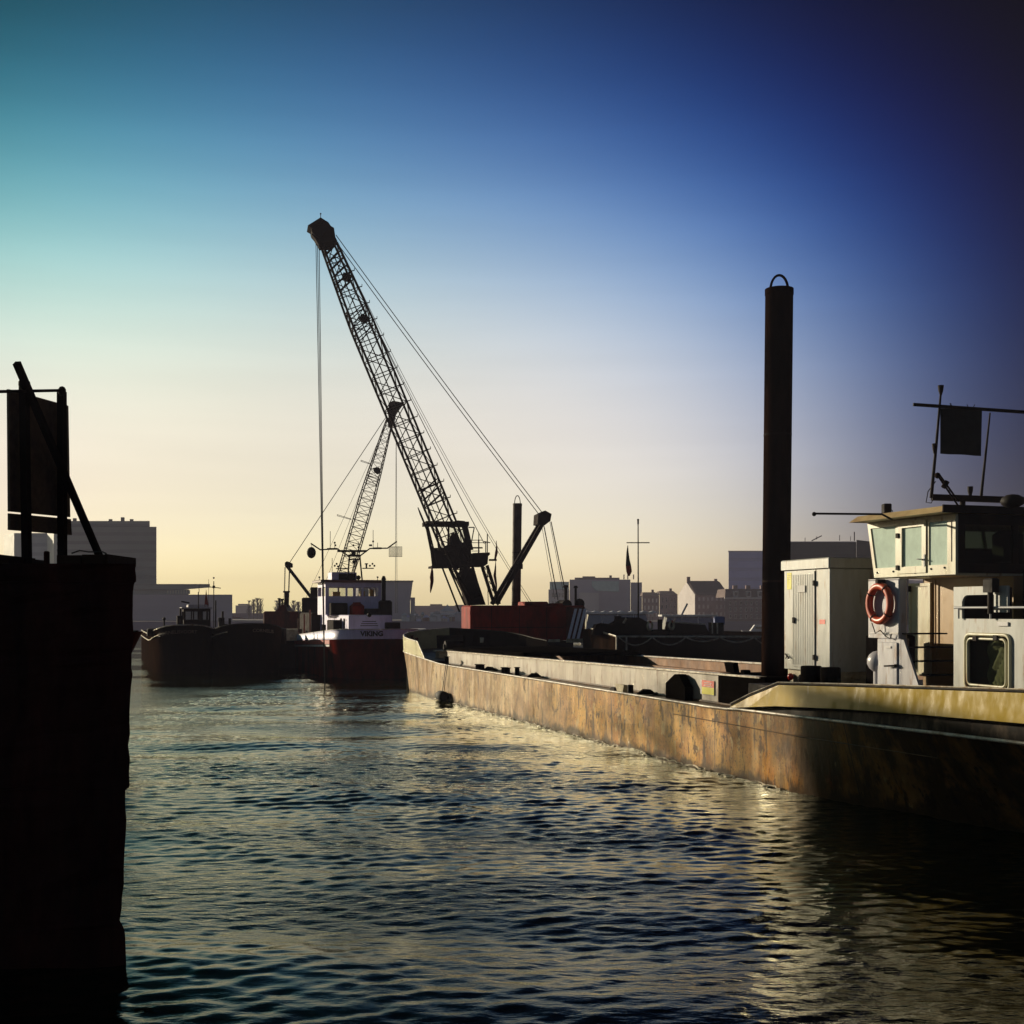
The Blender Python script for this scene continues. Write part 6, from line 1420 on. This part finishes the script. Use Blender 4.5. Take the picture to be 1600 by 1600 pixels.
    a, c = P(1087, 929, Yg), P(1139, 929, Yg); gl = P(1061, 934, Yg + 12); ap = P(1074, 909.5, Yg + 6); ze = a.z; g0 = Vector((a.x, a.y, GZ)); g1 = Vector((gl.x, gl.y, GZ)); dv = Vector((c.x - a.x, 0, 0))
    m = MB(); m.hexa([g0, g0 + dv, g1 + dv, g1], [Vector((a.x, a.y, ze)), Vector((a.x, a.y, ze)) + dv, Vector((gl.x, gl.y, ze)) + dv, Vector((gl.x, gl.y, ze))]); m.build('wall', 'brick2', b)
    G0, G1 = Vector((a.x, a.y, ze)), Vector((gl.x, gl.y, ze)); A_ = Vector(((a.x + gl.x) / 2, (a.y + gl.y) / 2, ap.z)); nn = Vector((-.06, -.03, 0))
    m = MB(); m.prism([g0 + nn, g1 + nn, G1 + nn, A_ + nn, G0 + nn], (-.15, -.05, 0)); m.build('gable', 'plaster', b)
    m = MB(); o = Vector((0, -.4, -.25)); m.hexa([G0 + o, G0 + dv + o, A_ + dv, A_], [G0 + o + Vector((0, 0, .25)), G0 + dv + o + Vector((0, 0, .25)), A_ + dv * .93 + Vector((0, 0, .3)), A_ + dv * .06 + Vector((0, 0, .3))]); m.hexa([G1 - o * .5, G1 + dv - o * .5, A_ + dv, A_], [G1 + Vector((0, 0, .25)), G1 + dv + Vector((0, 0, .25)), A_ + dv * .93 + Vector((0, 0, .3)), A_ + dv * .06 + Vector((0, 0, .3))]); rf = m.build('roof', 'rooftile', b)
    m = MB(); q = A_; m.box(q.x - .1, q.x + .7, q.y - .4, q.y + .4, q.z - .3, q.z + 1.3); m.box(q.x + dv.x - 1.4, q.x + dv.x - .7, q.y - .4, q.y + .4, q.z - .3, q.z + .8); m.build('chimney', 'brick', rf)
    windows(b, Vector((a.x, a.y, 0)), Vector((c.x, c.y, 0)), GZ + .8, ze - .2, 3, 7, .45, .5, 'plaster', skip=((1, 3), (0, 2)))
    # mansard row
    Ym = 280.; b = building('mansard_row', 'brick house row with mansard roof and pale dormers beside the spud pile', 'house', loc=P(1165, 985, Ym))
    m = MB(); a, c, z = block(m, 1133, 1232, 935, Ym, 14); m.build('wall', 'brick', b)
    m = MB(); m.box(a.x - .2, c.x + .2, a.y - .5, a.y, a.z - .15, a.z + .25); m.build('cornice', 'plaster', b)
    zr = P(0, 920, Ym).z; m = MB(); m.hexa([(a.x, a.y + .1, a.z + .26), (c.x, a.y + .1, a.z + .26), (c.x, a.y + 13, a.z + .26), (a.x, a.y + 13, a.z + .26)], [(a.x + .3, a.y + 1.4, zr), (c.x - .3, a.y + 1.4, zr), (c.x - .3, a.y + 12, zr), (a.x + .3, a.y + 12, zr)]); rf = m.build('roof', 'rooftile', b)
    for x in (1150, 1170, 1188, 1206, 1222):
        m = MB(); q = P(x, 930, Ym); m.box(q.x - .55, q.x + .55, a.y + .05, a.y + 1.6, a.z + .3, a.z + 1.7); d_ = m.build('dormer', 'plaster', rf); m = MB(); m.box(q.x - .32, q.x + .32, a.y + .0, a.y + .04, a.z + .55, a.z + 1.4); m.build('dormer_pane', 'dkglass', d_)
    for x in (1149, 1169, 1192): m = MB(); q = P(x, 916, Ym + 6); m.box(q.x - .5, q.x + .5, Ym + 6, Ym + 7, zr - .5, zr + .9); m.build('chimney', 'brick', rf)
    windows(b, Vector((a.x, a.y, 0)), Vector((c.x, c.y, 0)), GZ + .5, a.z - .3, 3, 11, .36, .62, 'plaster'); windows(b, Vector((a.x, a.y, 0)), Vector((c.x, c.y, 0)), GZ + .5, a.z - .3, 3, 11, .26, .5, 'dkglass', .09, name='window_pane')
    b = building('blue_office_tower', 'tall plain blue glazed office block behind the thick spud pile', loc=P(1170, 985, 400)); m = MB(); block(m, 1138.5, 1200, 862, 400, 30); m.build('wall', 'blueoffice', b); m = MB(); block(m, 1137.8, 1201, 860.5, 399.6, 31, 861.8); m.build('parapet', 'concrete', b)
    Yd = 210.; b = building('dark_office_block', 'dark flat-roofed block behind the white cabinet', loc=P(1290, 985, Yd)); m = MB(); block(m, 1200.5, 1338, 847, Yd, 25); m.build('wall', 'darkoffice', b)
    m = MB(); block(m, 1338.3, 1420, 843.5, Yd - 1, 25, ytop1=853, Y1=Yd + 6); m.build('corner_wing', 'darkoffice', b); m = MB(); block(m, 1205, 1337, 846, Yd - .3, 25, 847.4); m.build('parapet', 'concrete', b)
    m = MB()
    for x0, y0, x1, y1, r in ((1268, 845, 1284, 837, .09), (1276, 843, 1276, 838, .06), (1258, 846, 1258, 840, .05), (1312, 845, 1312, 836, .06), (1329, 845, 1329, 838, .05), (1335, 845, 1335, 831, .1)): m.tube([P(x0, y0, Yd + 5), P(x1, y1, Yd + 5)], r, 5)
    m.build('roof_antenna', 'crane', b)
    # low hedge-like wall and white motor boat under the mansard row
    m = MB(); q0, q1 = P(1130, 985, 262), P(1240, 985, 262); m.bbox(q0.x, q1.x, 262.2, 263.2, GZ + .005, GZ + .9, .1); m.build('garden_wall', 'brick2', label='low brown garden wall below the mansard house row', cat='wall')
    c = P(1182, 978, 190); t = thing('motor_boat', (c.x, 190, 0), 'small white motor boat right of the dark hatch house', 'boat')
    m = MB(); m.hexa([(c.x - 1.3, 190, -.2), (c.x + 1.6, 190, -.2), (c.x + 1.6, 191.4, -.2), (c.x - 1.3, 191.4, -.2)], [(c.x - 2.2, 190.2, 1.0), (c.x + 1.9, 189.8, .9), (c.x + 1.9, 191.6, .9), (c.x - 2.2, 191.2, 1.0)]); m.build('hull', 'white', t)
    m = MB(); m.hexa([(c.x - .9, 190.1, .95), (c.x + 1.2, 190.1, .95), (c.x + 1.2, 191.2, .95), (c.x - .9, 191.2, .95)], [(c.x - .2, 190.2, 1.9), (c.x + 1.0, 190.2, 1.9), (c.x + 1.0, 191.1, 1.9), (c.x - .2, 191.1, 1.9)]); m.build('cabin', 'white', t); m = MB(); m.box(c.x - .1, c.x + .9, 190.02, 190.1, 1.25, 1.6); m.build('window', 'dkglass', t)
    # white rod and bollard-like light on the tour boat quay
    m = MB(); m.tube([P(1065, 961, 160), P(1074, 943, 160)], .13, 5); m.build('gangway_boom', 'white', label='white slanting gangway boom above the second tour boat', cat='boom')
    for i in range(9):
        px = (905, 918, 930, 945, 958, 970, 988, 1006, 1020)[i]; Yc = 275 + (i * 5) % 9; q = P(px, 955, Yc); t = thing('parasol', (q.x, Yc, GZ), 'pale parasol on the far terrace behind the long tour boat', 'parasol', 'pale parasols on the far terrace')
        m = MB(); m.cyl((q.x, Yc), .06, GZ, q.z - .1, 5); m.build('pole', 'crane', t); m = MB(); m.cyl((q.x, Yc), 1.5, q.z - .35, q.z + .15, 8, r1=.1); m.build('canopy', 'tent', t)
    # distant skyline closing the horizon
    for x0, x1, yt, lab in ((-260, 30, 962, 'low hazy skyline block at the far left edge'), (395, 640, 963, 'low hazy town skyline behind the smaller crane'), (715, 870, 951, 'low hazy town skyline behind the red crane house'), (1232, 1700, 905, 'hazy town block behind the wheelhouse')):
        b = building('skyline_block', lab, loc=P((x0 + x1) / 2, 985, 520)); m = MB(); x = x0; r2 = random.Random(x0)
        while x < x1: w = r2.uniform(14, 34); block(m, x, min(x + w - .4, x1), yt + r2.uniform(-3, 4), 520 + r2.uniform(0, 20), 20); x += w
        m.build('wall', 'concrete', b)
far()
